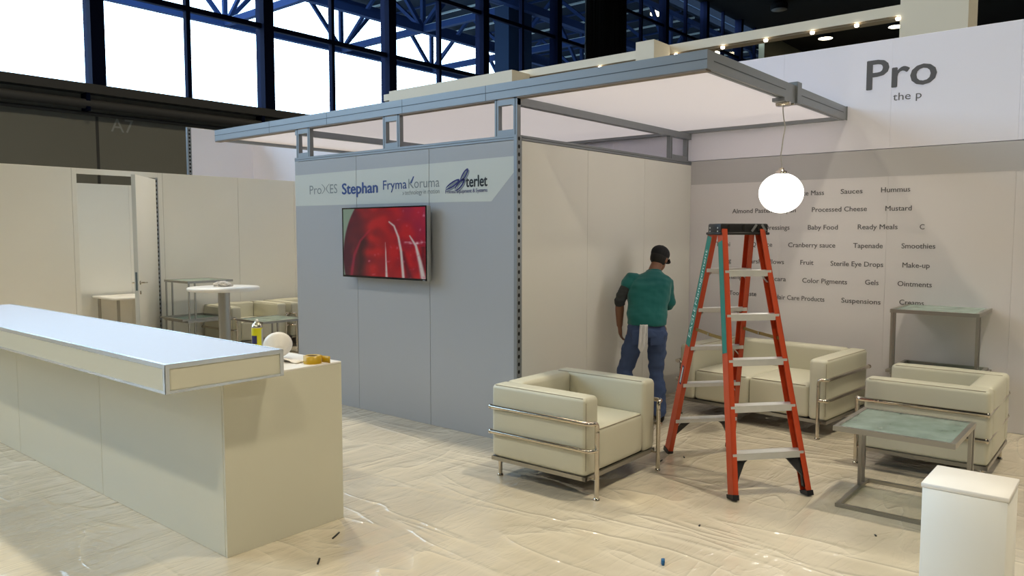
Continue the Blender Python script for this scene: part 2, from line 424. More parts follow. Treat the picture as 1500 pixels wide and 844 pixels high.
# hall downlights: fixture + its light
def downlights():
    e0 = None
    spots = [(6.5 + 15.0*i, -3.0 + 15.0*j, True) for i in (-2, -1, 0, 1) for j in (-1, 0, 1)]
    spots += [(56.6, 21.7, False), (67.3, 21.8, True), (67.1, 16.3, True)]
    hm = MB().lathe([(0.62, 0.0), (0.62, 0.35), (0.5, 0.5), (0.05, 0.55)], n=20).mesh('housing'); hm.materials.append(M_ceil)
    dm = MB().lathe([(0.0, -0.01), (0.56, -0.01), (0.56, 0.02)], n=20).mesh('lens'); dm.materials.append(mat('lamp_glow', (255, 244, 220), 0.5, emit=((255, 240, 205), 9.0)))
    dk = dm.copy(); dk.materials.clear(); dk.materials.append(mat('lamp_unlit', (120, 116, 110), 0.5))
    for x, y, on in spots:
        e = empty('ceiling_downlight', (x, y, ZC - 0.56))
        tag(e, 'round white downlight glowing under the black hall ceiling' if on else 'round unlit downlight on the black hall ceiling', 'lamp', 'hall ceiling downlights' if on else None)
        for nm, me in (('housing', hm), ('lens', dm if on else dk)):
            o = bpy.data.objects.new(nm, me); COL.objects.link(o); o.parent = e
        if on:
            l = bpy.data.lights.new('downlight', 'AREA'); l.shape = 'DISK'; l.size = 1.0; l.energy = LAMP_W; l.color = LAMP_COL; l.spread = R(LAMP_SPREAD)
            lo = bpy.data.objects.new('downlight', l); COL.objects.link(lo); lo.parent = e; lo.location = (0, 0, -0.05)
downlights()

# ------------------------------------------------------------------ plastic sheeting on the floor
ps = MB().box((0, 0, -0.006), (10.18, 17.6, 0.0)).build('plastic_sheeting', M_sheet, loc=(-2.5, -5.2, 0))
tag(ps, 'clear wrinkled plastic sheeting spread over the pale carpet', 'plastic sheet')

# ------------------------------------------------------------------ cabin walls
def panel(parent, a, b, m, name='panel'):
    o = parent.location
    mb = MB().rbox(Vector(a) - o, Vector(b) - o, 0.0015, 1); ob = mb.build(name, m, parent); ob.data.polygons.foreach_set('use_smooth', [False]*len(ob.data.polygons)); return ob

def hole_strip(parent, face, c, z0, z1, step=0.062, r=0.017, name='post_holes'):
    """row of black holes; face 'x' = normal -X, 'y' = normal -Y"""
    mb = MB(); z = z0 + step/2; o = parent.location
    while z < z1:
        P = []
        for k in range(10):
            a = 2*math.pi*k/10
            P.append((c[0]-o[0], c[1] + r*0.8*math.cos(a)-o[1], z + r*math.sin(a)-o[2]) if face == 'x' else (c[0] + r*0.8*math.cos(a)-o[0], c[1]-o[1], z + r*math.sin(a)-o[2]))
        mb.add(P, [tuple(range(10))] if face == 'y' else [tuple(range(9,-1,-1))]); z += step
    ob = mb.build(name, M_hole, parent); ob['kind'] = 'stuff'; return ob

def cabin():
    wf = struct('wall_front', 'grey printed cabin wall with four company logos behind the screen', (X0, Y0, 0))
    for k in range(3):
        panel(wf, (X0, Y0 + (0.03 if k == 0 else 0) + k*PW + 0.0015, 0.0), (X0 + 0.05, Y0 + (k+1)*PW - 0.0015, 2.437), M_graphic)
    panel(wf, (X0 - 0.002, Y0 + 0.03, 2.44), (X0 + 0.06, YB, HW), M_alu, 'top_rail')
    panel(wf, (X0 - 0.004, Y0 + 0.03, 2.458), (X0, YB, 2.462), M_alud, 'rail_groove')
    # printed band: pale strip with slanted right end (split at the panel joints by the joints themselves)
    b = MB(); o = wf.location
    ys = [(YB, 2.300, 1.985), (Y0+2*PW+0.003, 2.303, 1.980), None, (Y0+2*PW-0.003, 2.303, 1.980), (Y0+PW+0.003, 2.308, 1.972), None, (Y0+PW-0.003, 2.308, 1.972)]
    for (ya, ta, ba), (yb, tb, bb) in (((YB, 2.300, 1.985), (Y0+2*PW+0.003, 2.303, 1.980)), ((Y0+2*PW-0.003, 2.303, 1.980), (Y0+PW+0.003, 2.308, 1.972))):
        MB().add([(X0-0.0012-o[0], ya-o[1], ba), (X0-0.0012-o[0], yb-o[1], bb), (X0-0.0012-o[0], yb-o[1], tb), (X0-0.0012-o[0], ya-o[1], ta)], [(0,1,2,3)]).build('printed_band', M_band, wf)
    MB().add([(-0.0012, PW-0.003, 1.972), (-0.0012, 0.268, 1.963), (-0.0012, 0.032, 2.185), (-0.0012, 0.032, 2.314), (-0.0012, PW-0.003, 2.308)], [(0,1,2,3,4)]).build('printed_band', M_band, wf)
    xw = X0 - 0.0025
    # logo 1
    lettering('Pro', wf, xw, 6.597, 6.400, 2.098, 0.128, M_textgl)
    lettering('ES', wf, xw, 6.262, 6.147, 2.098, 0.128, M_textgl)
    for s in (-1, 1):
        pts = [(xw - X0, 6.333 - s*(0.012 + 0.05*abs(t)**1.6) - Y0, 2.145 + 0.047*t) for t in [i/6 - 1 for i in range(13)]]
        mb = MB()
        for i in range(12):
            a, c = pts[i], pts[i+1]; wd = 0.0062
            mb.add([(a[0], a[1]-wd, a[2]), (a[0], a[1]+wd, a[2]), (c[0], c[1]+wd, c[2]), (c[0], c[1]-wd, c[2])], [(0,1,2,3)])
        mb.build('logo_stroke', M_textgl, wf)
    # logo 2
    lettering('Stephan', wf, xw, 6.075, 5.540, 2.083, 0.148, M_textb, 0.035)
    # logo 3
    lettering('Fryma', wf, xw, 5.469, 5.148, 2.105, 0.122, M_textb, 0.006)
    lettering('Koruma', wf, xw, 5.125, 4.733, 2.105, 0.122, M_textgl, 0.0)
    mb = MB(); mb.add([(xw-X0-0.0004, 5.098-Y0, 2.148), (xw-X0-0.0004, 5.083-Y0, 2.148), (xw-X0-0.0004, 5.048-Y0, 2.208), (xw-X0-0.0004, 5.064-Y0, 2.208)], [(0,1,2,3)]).build('logo_stroke', M_textb, wf)
    lettering('technology in motion', wf, xw, 5.175, 4.734, 2.049, 0.060, M_textgl)
    lettering('\u203a', wf, xw, 5.205, 5.186, 2.049, 0.058, M_textgl, 0.004)
    # logo 4: looped ampersand mark, name and strapline
    def ring(cy, cz, rx, rz, ang, wd, m, x, n=30):
        P = []; 
        for k in range(n):
            a = 2*math.pi*k/n
            for q, ww in ((0, 1.0), (1, 1.0)):
                ex, ez = (rx - q*wd*(0.7+0.5*math.cos(a)))*math.cos(a), (rz - q*wd*(0.75))*math.sin(a)
                P.append((x-X0, cy - (ex*math.cos(ang) - ez*math.sin(ang)) - Y0, cz + ex*math.sin(ang) + ez*math.cos(ang)))
        F = [(2*k, 2*((k+1)%n), 2*((k+1)%n)+1, 2*k+1) for k in range(n)]
        return MB().add(P, F).build('logo_loop', m, wf)
    for dx, dz, m, x in ((0.012, -0.012, M_textgl, xw + 0.0008), (0, 0, M_textn, xw)):
        ring(4.575-dx, 2.118+dz, 0.090, 0.024, R(24), 0.020, m, x)
        ring(4.492-dx, 2.113+dz, 0.072, 0.028, R(40), 0.020, m, x)
        ring(4.440-dx, 2.190+dz, 0.068, 0.024, R(50), 0.020, m, x)
    lettering('terlet', wf, xw, 4.424, 4.180, 2.090, 0.135, M_textk, 0.03)
    lettering('Process Equipment & Systems', wf, xw, 4.663, 4.180, 2.043, 0.046, M_textn, 0.009)

    ws = struct('wall_side', 'white panelled cabin wall beside the worker', (X0, Y0, 0))
    cp = panel(ws, (X0 - 0.004, Y0 - 0.004, 0), (X0 + 0.058, Y0 + 0.03, HW), M_alu, 'corner_post')
    hole_strip(ws, 'y', (X0 + 0.020, Y0 - 0.0055), 0.0, 2.46)
    for k in range(3):
        panel(ws, (X0 + k*PW + (0.062 if k == 0 else 0.0015), Y0, 0.0), (min(BW, X0 + (k+1)*PW) - 0.0015, Y0 + 0.05, 2.437), M_white)
    panel(ws, (X0 + 0.06, Y0 - 0.004, 2.44), (BW - 0.002, Y0 + 0.06, HW), M_alu, 'top_rail')
    panel(ws, (X0 + 0.06, Y0 - 0.006, 2.458), (BW - 0.002, Y0 - 0.004, 2.462), M_alud, 'rail_groove')
    # far side of the cabin
    wl = struct('wall_cabin_rear', 'white panelled rear wall of the cabin', (X0, YB, 0))
    for k in range(3): panel(wl, (X0 + k*PW + 0.0015, YB - 0.05, 0.0), (min(BW, X0 + (k+1)*PW) - 0.0015, YB, 2.44), M_white)
    panel(wl, (X0, YB - 0.06, 2.442), (BW - 0.002, YB, HW), M_alu, 'top_rail')
cabin()

def back_wall():
    wb = struct('wall_back', 'tall white back wall printed with grey product names and a large logo', (BW, 0, 0))
    y = Y0
    ys = [Y0 - k*PW for k in range(0, 7)]
    for k in range(6):
        panel(wb, (BW, ys[k+1] + 0.0003, 0), (BW + 0.06, ys[k] - 0.0003, 2.478), M_backw)
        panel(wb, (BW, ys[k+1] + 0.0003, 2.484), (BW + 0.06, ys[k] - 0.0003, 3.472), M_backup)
    for k in range(9):
        ya = Y0 + k*PW; yb = min(YS, ya + PW)
        panel(wb, (BW, ya + 0.0003, 0), (BW + 0.06, yb - 0.0003, 2.478), M_backw)
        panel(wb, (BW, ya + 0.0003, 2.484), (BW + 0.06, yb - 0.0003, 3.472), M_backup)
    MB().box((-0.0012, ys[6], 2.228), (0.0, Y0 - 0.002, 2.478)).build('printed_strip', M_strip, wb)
    T = [('Chocolate Mass', None, 2.46, 2.076),('Sauces', 2.306, 2.108, 2.08),('Hummus', 1.947, 1.7, 2.083),('Almond Paste/Marzipan', 3.392, 2.729, 1.913),
         ('Processed Cheese', 2.572, 2.064, 1.913),('Mustard', 1.904, 1.682, 1.911),('Dressings', None, 2.786, 1.74),('Baby Food', 2.606, 2.322, 1.74),
         ('Ready Meals', 2.141, 1.794, 1.742),('C', 1.612, 1.572, 1.74),('Tahini', None, 3.408, 1.568),('BBQ Sauce', 3.248, 2.958, 1.568),
         ('Cranberry sauce', 2.796, 2.34, 1.566),('Tapenade', 2.177, 1.915, 1.566),('Smoothies', 1.756, None, 1.567),('Icing', None, 3.394, 1.397),
         ('Marshmallows', 3.236, 2.833, 1.394),('Fruit', 2.671, 2.542, 1.394),('Sterile Eye Drops', 2.38, 1.906, 1.391),('Make-up', 1.743, None, 1.392),
         ('Shampoo', 3.44, None, 1.226),('Mascara', 3.039, 2.809, 1.221),('Color Pigments', 2.647, 2.221, 1.216),('Gels', 2.06, 1.94, 1.221),
         ('Ointments', 1.778, None, 1.22),('Toothpaste', 3.408, 3.112, 1.056),('Hair Care Products', 2.92, 2.427, 1.037),('Suspensions', 2.269, 1.917, 1.039),('Creams', 1.758, None, 1.05)]
    xw = BW - 0.0016
    for t, a, b, z in T: lettering(t, wb, xw, a, b, z, 0.066, M_textg, 0.014, stretch=1.0)
    lettering('Pro', wb, xw, 2.106, 1.520, 3.033, 0.385, M_textg, 0.014)
    lettering('the p', wb, xw, 1.872, 1.636, 2.912, 0.098, M_textg)
back_wall()

def partition():
    wp = struct('wall_partition', 'white panel partition with an open door behind the cabin', (0, YP, 0))
    zt = 2.555
    for a, b in ((5.235, 6.400), (6.403, 7.40), (7.403, BW)):
        panel(wp, (a, YP, 0), (b, YP + 0.05, zt), M_white)
    panel(wp, (5.165, YP, 0), (5.232, YP + 0.06, zt), M_white, 'door_post')
    panel(wp, (5.10, YP - 0.004, 0), (5.165, YP + 0.06, 2.47), M_alu, 'door_jamb')
    hole_strip(wp, 'y', (5.135, YP - 0.006), 0.05, 2.45, 0.062, 0.019)
    panel(wp, (4.10, YP, 2.485), (5.165, YP + 0.06, zt), M_white, 'door_header')
    for a, b in ((4.04, 4.10), (3.05, 4.037), (2.06, 3.047), (1.07, 2.057)):
        panel(wp, (a, YP, 0), (b, YP + 0.05, zt), M_white)
    # door leaf, standing open towards the counter
    d = struct('door_1', 'white door leaf standing open with steel lever handle', (5.105, YP - 0.012, 0.0))
    d.rotation_euler = (0, 0, math.atan2(-0.705, -0.60))
    MB().rbox((0, -0.024, 0.012), (0.92, 0.024, 2.46), 0.002, 1).build('leaf', M_white, d)
    MB().box((0.92, -0.025, 0.012), (0.924, 0.025, 2.46)).build('edge_strip', mat('grey_edge', (196, 202, 206), 0.5), d)
    MB().box((0.924, -0.012, 0.96), (0.9265, 0.012, 1.2)).build('lock_plate', mat('lock_plate_blue_steel', (96, 116, 130), 0.4, 0.5), d)
    for s in (-1, 1):
        h = MB().lathe([(0.026, 0), (0.026, 0.008), (0.0, 0.008)], n=16, M=Matrix.Rotation(R(-90*s), 4, 'X'), c=(0.86, s*0.024, 1.06)).build('handle_rose', M_chrome, d)
        MB().tube(rounded_path([(0.86, s*0.024, 1.06), (0.86, s*0.075, 1.06), (0.73, s*0.075, 1.055)], 0.02), 0.009, 8).build('lever', M_chrome, h)
        MB().lathe([(0.024, 0), (0.024, 0.008), (0.0, 0.008)], n=16, M=Matrix.Rotation(R(-90*s), 4, 'X'), c=(0.86, s*0.024, 0.93)).build('keyhole_rose', M_chrome, d)
    for z in (0.3, 1.25, 2.2):
        MB().tube([(-0.012, 0, z-0.05), (-0.012, 0, z+0.05)], 0.012, 8).build('hinge', M_chrome, d)
    # walls behind the partition
    wq = struct('wall_store', 'low white wall seen through the open doorway', (0, YS, 0))
    for k in range(8):
        a = 6.47 - (k+1)*PW; panel(wq, (a + 0.001, YS, 0), (a + PW - 0.001, YS + 0.05, 2.46), M_white)
    wu = struct('wall_stub', 'tall white wall piece with holed edge above the partition', (6.47, YS, 0))
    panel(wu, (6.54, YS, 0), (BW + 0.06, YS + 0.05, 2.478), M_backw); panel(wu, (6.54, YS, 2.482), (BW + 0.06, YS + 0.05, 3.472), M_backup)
    panel(wu, (6.47, YS - 0.004, 0), (6.538, YS + 0.05, 3.472), M_alu, 'edge_post')
    hole_strip(wu, 'y', (6.504, YS - 0.006), 2.4, 3.45, 0.062, 0.02)
partition()

# ------------------------------------------------------------------ canopy over the cabin
CZ0, CZ1 = 2.775, 2.897
def canopy():
    c = empty('canopy', (X0, Y0, HW)); o = c.location
    tag(c, 'flat aluminium framed canopy with white fabric underside above the cabin', 'canopy')
    ya, yb, xb = 2.27, 8.42, BW - 0.004
    def bx(name, a, b, m): 
        return MB().box(Vector(a) - o, Vector(b) - o).build(name, m, c)
    f = bx('fascia_beam', (X0, ya, CZ0), (X0 + 0.062, yb, CZ1), M_alu)
    bx('groove', (X0 - 0.0012, ya, 2.833), (X0, yb, 2.839), M_alud)
    for y in (4.2, 5.2, 6.3, 7.3): bx('beam_joint', (X0 - 0.0012, y, CZ0), (X0, y + 0.003, CZ1), M_alud)
    bx('fascia_beam', (X0 + 0.062, ya, CZ0), (xb, ya + 0.062, CZ1), M_alu)
    bx('groove', (X0 + 0.1, ya - 0.0012, 2.833), (6.1, ya, 2.839), M_alud)
    bx('groove', (6.42, ya - 0.0012, 2.833), (xb - 0.1, ya, 2.839), M_alud)
    bx('groove', (X0 + 0.1, ya + 0.028, CZ0 - 0.0012), (xb, ya + 0.033, CZ0), M_alud)
    bx('fascia_beam', (X0 + 0.062, yb - 0.062, CZ0), (xb, yb, CZ1), M_alu)
    bx('fascia_beam', (xb - 0.062, ya + 0.062, CZ0), (xb, yb - 0.062, CZ1), M_alu)
    bx('cross_beam', (X0 + 0.01, Y0 + 0.002, 2.713), (xb, Y0 + 0.062, CZ0), M_alu)
    bx('cross_beam', (X0 + 0.01, YB - 0.062, 2.713), (xb, YB, CZ0), M_alu)
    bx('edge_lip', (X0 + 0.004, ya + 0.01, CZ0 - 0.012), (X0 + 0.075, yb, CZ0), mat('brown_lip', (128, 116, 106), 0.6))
    bx('end_cap', (xb - 0.02, ya - 0.006, CZ0 - 0.004), (xb, ya, CZ1 + 0.004), M_alu)
    # fabric, a shallow sag, stretched inside the frame
    n, k = 24, 40; P = []; F = []
    for i in range(n+1):
        for j in range(k+1):
            u, v = i/n, j/k
            P.append((0.055 + u*(xb - X0 - 0.11), ya + 0.055 + v*(yb - ya - 0.11) - Y0, 2.806 - HW - 0.006*math.sin(math.pi*u)*math.sin(math.pi*v)))
    for i in range(n):
        for j in range(k): F.append((i*(k+1)+j, i*(k+1)+j+1, (i+1)*(k+1)+j+1, (i+1)*(k+1)+j))
    MB().add(P, F, True).build('fabric_panel', M_fabric, c)
    # ladder frames carrying it
    def ladder_frame(a, b, fixed, axis):
        mbp = MB(); m_ = MB()
        def put(name, lo, hi, za, zb, d=0.045):
            if axis == 'y': return bx(name, (fixed, lo, za), (fixed + d, hi, zb), M_alu)
            return bx(name, (lo, fixed, za), (hi, fixed + d, zb), M_alu)
        for lo, hi in ((a, a + 0.04), (b - 0.04, b)):
            put('support_post', lo, hi, HW, CZ0)
            mid = (lo + hi) / 2
            if axis == 'y': bx('groove', (fixed - 0.001, mid - 0.004, HW), (fixed, mid + 0.004, CZ0), M_alud)
            else: bx('groove', (mid - 0.004, fixed - 0.001, HW), (mid + 0.004, fixed, CZ0), M_alud)
        put('crossbar', a + 0.04, b - 0.04, HW, HW + 0.045); put('crossbar', a + 0.04, b - 0.04, CZ0 - 0.055, CZ0 - 0.012)
    ladder_frame(3.873, 4.107, X0 + 0.004, 'y'); ladder_frame(5.242, 5.470, X0 + 0.004, 'y'); ladder_frame(6.590, 6.820, X0 + 0.004, 'y')
    ladder_frame(7.22, 7.62, Y0 + 0.004, 'x'); ladder_frame(3.9+3.3, 7.62, YB - 0.05, 'x')
    # wrap-round coupling on the end beam
    bx('coupling', (6.305, ya - 0.02, CZ0 - 0.02), (6.40, ya + 0.08, CZ1 + 0.03), M_alu)
canopy()

# ------------------------------------------------------------------ pendant globe lamp
def pendant():
    px, py = 6.175, 2.315
    e = empty('pendant_globe_lamp', (px, py, 2.028)); tag(e, 'glowing white globe pendant lamp hanging from the canopy corner by a wavy cord', 'lamp')
    gm = mat('globe_glow', (255, 255, 255), 0.4, emit=((255, 250, 240), 3.2))
    MB().lathe([(0.173*math.sin(math.pi*i/20) if 0 < i < 20 else 0.0, -0.160*math.cos(math.pi*i/20)) for i in range(21)], n=32).build('globe', gm, e)
    MB().lathe([(0.05, 0.150), (0.05, 0.172), (0.022, 0.182), (0.022, 0.2), (0, 0.2)], n=16).build('socket_cap', M_chrome, e)
    random.seed(3)
    pts = []
    for i in range(33):
        t = i / 32; z = 0.2 + t * (CZ0 - 2.028 - 0.2 - 0.03)
        pts.append((0.018*math.sin(t*9)*math.sin(t*3.14) + 0.012*math.sin(t*21+1)*(1 if t < .3 else .5)*math.sin(t*3.14), 0.022*math.sin(t*7+.6)*math.sin(t*3.14), z))
    MB().tube(pts, 0.0045, 6).build('cord', mat('clear_cord', (176, 172, 166), 0.3), e)
    zt = CZ0 - 2.028
    MB().box((-0.11, -0.05, zt-0.03), (0.12, 0.05, zt-0.001)).build('mount_plate', M_alu, e)
    MB().lathe([(0.0, 0.0), (0.055, 0.0), (0.06, 0.012), (0.06, 0.022)], (0, 0, zt-0.052), n=18).build('ceiling_rose', M_chrome, e)
    for x in (-0.05, 0.05): MB().tube([(x, -0.02, zt-0.036), (x, -0.07, zt-0.036)], 0.008, 8).build('clamp_screw', M_chrome, e)
    l = bpy.data.lights.new('globe_light', 'POINT'); l.energy = 9; l.shadow_soft_size = 0.18; l.color = (1, 0.95, 0.85)
    lo = bpy.data.objects.new('globe_light', l); COL.objects.link(lo); lo.parent = e
    lo.location = (0, 0, -0.36)
pendant()

# ------------------------------------------------------------------ television on the cabin wall
def television():
    e = empty('television', (X0, 5.375, 1.617)); tag(e, 'flat screen showing glossy red mixing food on grey cabin wall', 'television')
    hw, hh = 0.577, 0.327
    MB().box((-0.05, -0.25, -0.2), (0.0, 0.25, 0.2)).build('wall_mount', M_black, e)
    MB().rbox((-0.095, -hw, -hh), (-0.045, hw, hh), 0.004, 2).build('housing', mat('silver_housing', (190, 192, 190), 0.35, 0.6), e)
    mb = MB(); b = 0.012
    for a, c in (((-hw, -hh), (hw, -hh+b+0.006)), ((-hw, hh-b), (hw, hh)), ((-hw, -hh+b), (-hw+b, hh-b)), ((hw-b, -hh+b), (hw, hh-b))): mb.box((-0.1, a[0], a[1]), (-0.095, c[0], c[1]))
    mb.build('bezel', mat('gloss_black', (10, 10, 14), 0.15), e)
    MB().box((-0.102, -hw+0.02, -hh+0.001), (-0.1, -hw+0.05, -hh+0.008)).build('badge', M_alu, e)
    # picture: colour computed per vertex of a fine grid (screen content)
    nx, ny = 150, 90
    def seg(u, v, pts, w0, w1):
        best = 9; tw = 0
        for i in range(len(pts)-1):
            ax, ay = pts[i]; bx_, by = pts[i+1]; dx, dy = bx_-ax, by-ay
            t = max(0, min(1, ((u-ax)*dx + (v-ay)*dy) / (dx*dx + dy*dy))); d = math.hypot((u-ax-t*dx)*1.6, v-ay-t*dy)
            if d < best: best = d; tw = (i + t) / (len(pts)-1)
        ww = w0 + (w1-w0)*tw
        return max(0, min(1, 1.5 - best/ww))
    def mixc(a, b_, t): t = max(0, min(1, t)); return [a[i]*(1-t) + b_[i]*t for i in range(3)]
    def pic(u, v):
        nz = noise.noise((u*7, v*7, 1)); n2 = noise.noise((u*26, v*20, 4))
        c = mixc([176, 20, 26], [138, 10, 22], 0.5 + 1.2*nz)
        c = mixc(c, [70, 12, 36], (0.40 - u) * 3.0 + 0.25*nz)
        c = mixc(c, [158, 36, 88], (u - 0.55)*1.6*max(0, v-0.15) + 0.2*nz)
        # dark hollow
        d = (u - (0.13 + 0.30*max(0, v)**1.5)); 
        c = mixc(c, [52, 4, 18], (1 - abs(u - 0.21 - 0.16*v*v - 0.02*nz)/0.085) * (1 if v < 0.5 else max(0, 1-(v-0.5)*6)))
        c = mixc(c, [190, 30, 70], seg(u, v, [(0.10, 0.0), (0.14, 0.3), (0.22, 0.52), (0.34, 0.68)], 0.03, 0.015)*0.5)
        c = mixc(c, [60, 8, 26], (1 - abs(u - 0.82 + 0.25*v)/0.05) * (1 if v < 0.38 else 0) * 0.7)
        c = mixc(c, [70, 8, 20], (1 - abs(u - 0.97)/0.05) * (1 if v < 0.45 else 0) * 0.7)
        for p, a, b_ in (([(0.535, 0.5), (0.54, 0.2), (0.545, -0.02)], 0.003, 0.024), ([(0.58, 0.80), (0.64, 0.74), (0.69, 0.58), (0.72, 0.38), (0.745, -0.02)], 0.010, 0.026),
                         ([(0.82, 0.60), (0.89, 0.46), (0.935, 0.23), (0.975, -0.02)], 0.008, 0.045)):
            s_ = seg(u, v, p, a, b_); c = mixc(c, [206, 206, 198], s_ * 0.9)
        c = mixc(c, [196, 110, 130], (n2 - 0.42)*2.2 * (1 if (0.3 < u < 0.72 and v < 0.5) or u > 0.6 else 0.1))
        if 0.75 < u and 0.48 < v < 0.52: c = mixc(c, [220, 180, 185], 0.4 + n2)
        # pale corner outside the bowl rim
        rr = math.hypot((u - 0.62)*1.75, v - 0.28); c = mixc(c, [128, 150, 132], (rr - 1.075)*40)
        return c
    P = []; F = []; C = []
    for j in range(ny+1):
        for i in range(nx+1):
            u, v = i/nx, j/ny; P.append((-0.0965, (hw-b) - u*2*(hw-b), (-hh+b+0.006) + v*(2*hh-2*b-0.006))); C.append(lin(pic(u, v)))
    for j in range(ny):
        for i in range(nx): F.append((j*(nx+1)+i, j*(nx+1)+i+1, (j+1)*(nx+1)+i+1, (j+1)*(nx+1)+i))
    m = bpy.data.materials.new('screen_picture'); m.use_nodes = True; nt = m.node_tree; bs = nt.nodes['Principled BSDF']
    at = nt.nodes.new('ShaderNodeVertexColor'); at.layer_name = 'picture'
    bs.inputs['Base Color'].default_value = (0.01, 0.01, 0.012, 1); bs.inputs['Roughness'].default_value = 0.18
    nt.links.new(at.outputs[0], bs.inputs['Emission Color']); bs.inputs['Emission Strength'].default_value = 0.6
    o = MB().add(P, F, True).build('screen', m, e)
    ca = o.data.color_attributes.new('picture', 'FLOAT_COLOR', 'POINT')
    for i, c in enumerate(C): ca.data[i].color = c + [1]
television()

# ------------------------------------------------------------------ white counter with raised top
def counter():
    e = empty('reception_counter', (2.05, 3.654, 0)); tag(e, 'white laminate reception counter with yellow tape roll on its ledge', 'counter')
    o = e.location
    def bx(name, a, b, m, r=0.002): 
        ob = MB().rbox(Vector(a) - o, Vector(b) - o, r, 1).build(name, m, e); ob.data.polygons.foreach_set('use_smooth', [False]*len(ob.data.polygons)); return ob
    # panels of the carcass
    bx('end_panel', (2.051, 3.654, 0.0), (2.806, 3.672, 0.938), M_counter)
    for a, b in ((3.6725, 5.178), (5.181, 6.68), (6.683, 7.4)): bx('front_panel', (2.05, a, 0.0), (2.068, b, 0.938), M_counter)
    for a, b in ((3.6725, 5.178), (5.181, 7.4)): bx('rear_panel', (2.788, a, 0.0), (2.806, b, 0.938), M_counter)
    bx('far_end_panel', (2.051, 7.401, 0.0), (2.806, 7.42, 0.938), M_counter)
    bx('ledge_board', (2.05, 3.654, 0.938), (2.806, 7.42, 0.948), M_plw)
    # raised light-box top
    s = bx('raised_top', (1.685, 3.518, 0.9485), (2.318, 7.6, 1.087), M_counter, 0.003)
    def sub(name, a, b, m): return MB().box(Vector(a) - o, Vector(b) - o).build(name, m, s)
    for z0, z1 in ((0.9485, 0.962), (1.068, 1.087)):
        sub('edge_profile', (1.683, 3.516, z0), (1.685, 7.6, z1), M_prof); sub('edge_profile', (1.683, 3.514, z0), (2.320, 3.518, z1), M_prof)
    sub('corner_profile', (1.682, 3.513, 0.9485), (1.704, 3.516, 1.087), M_prof); sub('corner_profile', (2.30, 3.513, 0.9485), (2.321, 3.516, 1.087), M_prof)
    sub('corner_profile', (1.682, 3.513, 0.9485), (1.684, 3.535, 1.087), M_prof)
    for a, b in (((1.683, 3.516), (1.703, 7.6)), ((2.30, 3.516), (2.320, 7.6)), ((1.703, 3.516), (2.30, 3.534))): sub('top_profile', (a[0], a[1], 1.087), (b[0], b[1], 1.090), M_prof)
    sub('top_sheet', (1.703, 3.534, 1.087), (2.30, 7.6, 1.0885), mat('gloss_white_sheet', (186, 195, 216), 0.5, spec=0.3))
    sub('end_infill', (1.712, 3.5165, 0.966), (2.292, 3.5175, 1.064), M_counter)
    # things lying on the ledge
    Z = 0.9485
    t = empty('tape_roll', (2.655, 3.725, Z)); tag(t, 'yellow roll of masking tape lying on the counter ledge', 'tape roll')
    MB().lathe([(0.052, 0.0), (0.052, 0.044), (0.031, 0.044), (0.031, 0.0)], n=28).build('tape', M_yellow, t)
    MB().lathe([(0.0309, 0.001), (0.0309, 0.043), (0.0275, 0.043), (0.0275, 0.001)], n=28).build('core', mat('card_core', (120, 104, 74), 0.8), t)
    mb = MB(); P = []
    for i in range(7):
        a = -0.55 - i*0.09; r = 0.0525 + 0.0016*i*i; P += [(r*math.cos(a), r*math.sin(a), 0.003), (r*math.cos(a), r*math.sin(a), 0.043)]
    ob = mb.add(P, [(2*i, 2*i+2, 2*i+3, 2*i+1) for i in range(6)], True).build('loose_end', M_yellow, t)
    md = ob.modifiers.new('t', 'SOLIDIFY'); md.thickness = 0.001
    c = empty('spray_can', (2.592, 4.2, Z)); tag(c, 'yellow and navy aerosol can with silver top behind the raised counter top', 'spray can')
    MB().lathe([(0.0315, 0.0), (0.033, 0.004), (0.033, 0.172), (0.0315, 0.177)], n=24).build('body', M_can, c)
    P = []; F = []; n = 10
    for z0, z1 in ((0.015, 0.072), (0.080, 0.130)):
        P = []; 
        for i in range(n+1):
            a = R(165 + 70*i/n); P += [(0.0334*math.cos(a), 0.0334*math.sin(a), z0), (0.0334*math.cos(a), 0.0334*math.sin(a), z1)]
        MB().add(P, [(2*i, 2*i+2, 2*i+3, 2*i+1) for i in range(n)], True).build('label_patch', M_canb, c)
    P = []
    for i in range(n+1):
        a = R(285 + 70*i/n); P += [(0.0334*math.cos(a), 0.0334*math.sin(a), 0.006), (0.0334*math.cos(a), 0.0334*math.sin(a), 0.17)]
    MB().add(P, [(2*i, 2*i+2, 2*i+3, 2*i+1) for i in range(n)], True).build('barcode_panel', mat('can_grey', (170, 172, 170), 0.4), c)
    MB().lathe([(0.0325, 0.177), (0.034, 0.180), (0.033, 0.186), (0.026, 0.200), (0.016, 0.206), (0.015, 0.214), (0.0, 0.214)], n=24).build('dome', M_chrome, c)
    MB().lathe([(0.008, 0.214), (0.008, 0.224), (0.006, 0.228), (0.0, 0.228)], n=12).build('nozzle', M_plw, c)
    # white tilted bowl shade
    d = empty('white_bowl', (2.62, 4.02, Z)); tag(d, 'plain white plastic bowl tipped on edge beside the raised counter top', 'bowl')
    Mx = Matrix.Rotation(R(-60), 4, 'Z') @ Matrix.Rotation(R(72), 4, 'X')
    prof = [(0.0, -0.045), (0.030, -0.045), (0.034, -0.040), (0.055, -0.020), (0.078, 0.010), (0.086, 0.030), (0.083, 0.032), (0.072, 0.016), (0.05, -0.010), (0.0, -0.022)]
    mb = MB().lathe(prof, n=32, M=Matrix.Rotation(R(150), 4, 'Z') @ Matrix.Rotation(R(70), 4, 'X')); zm = min(p[2] for p in mb.v)
    mb.v = [(p[0], p[1], p[2]-zm) for p in mb.v]; mb.build('shell', M_plw, d)
    s2 = MB(); P = []; F = []; n = 8
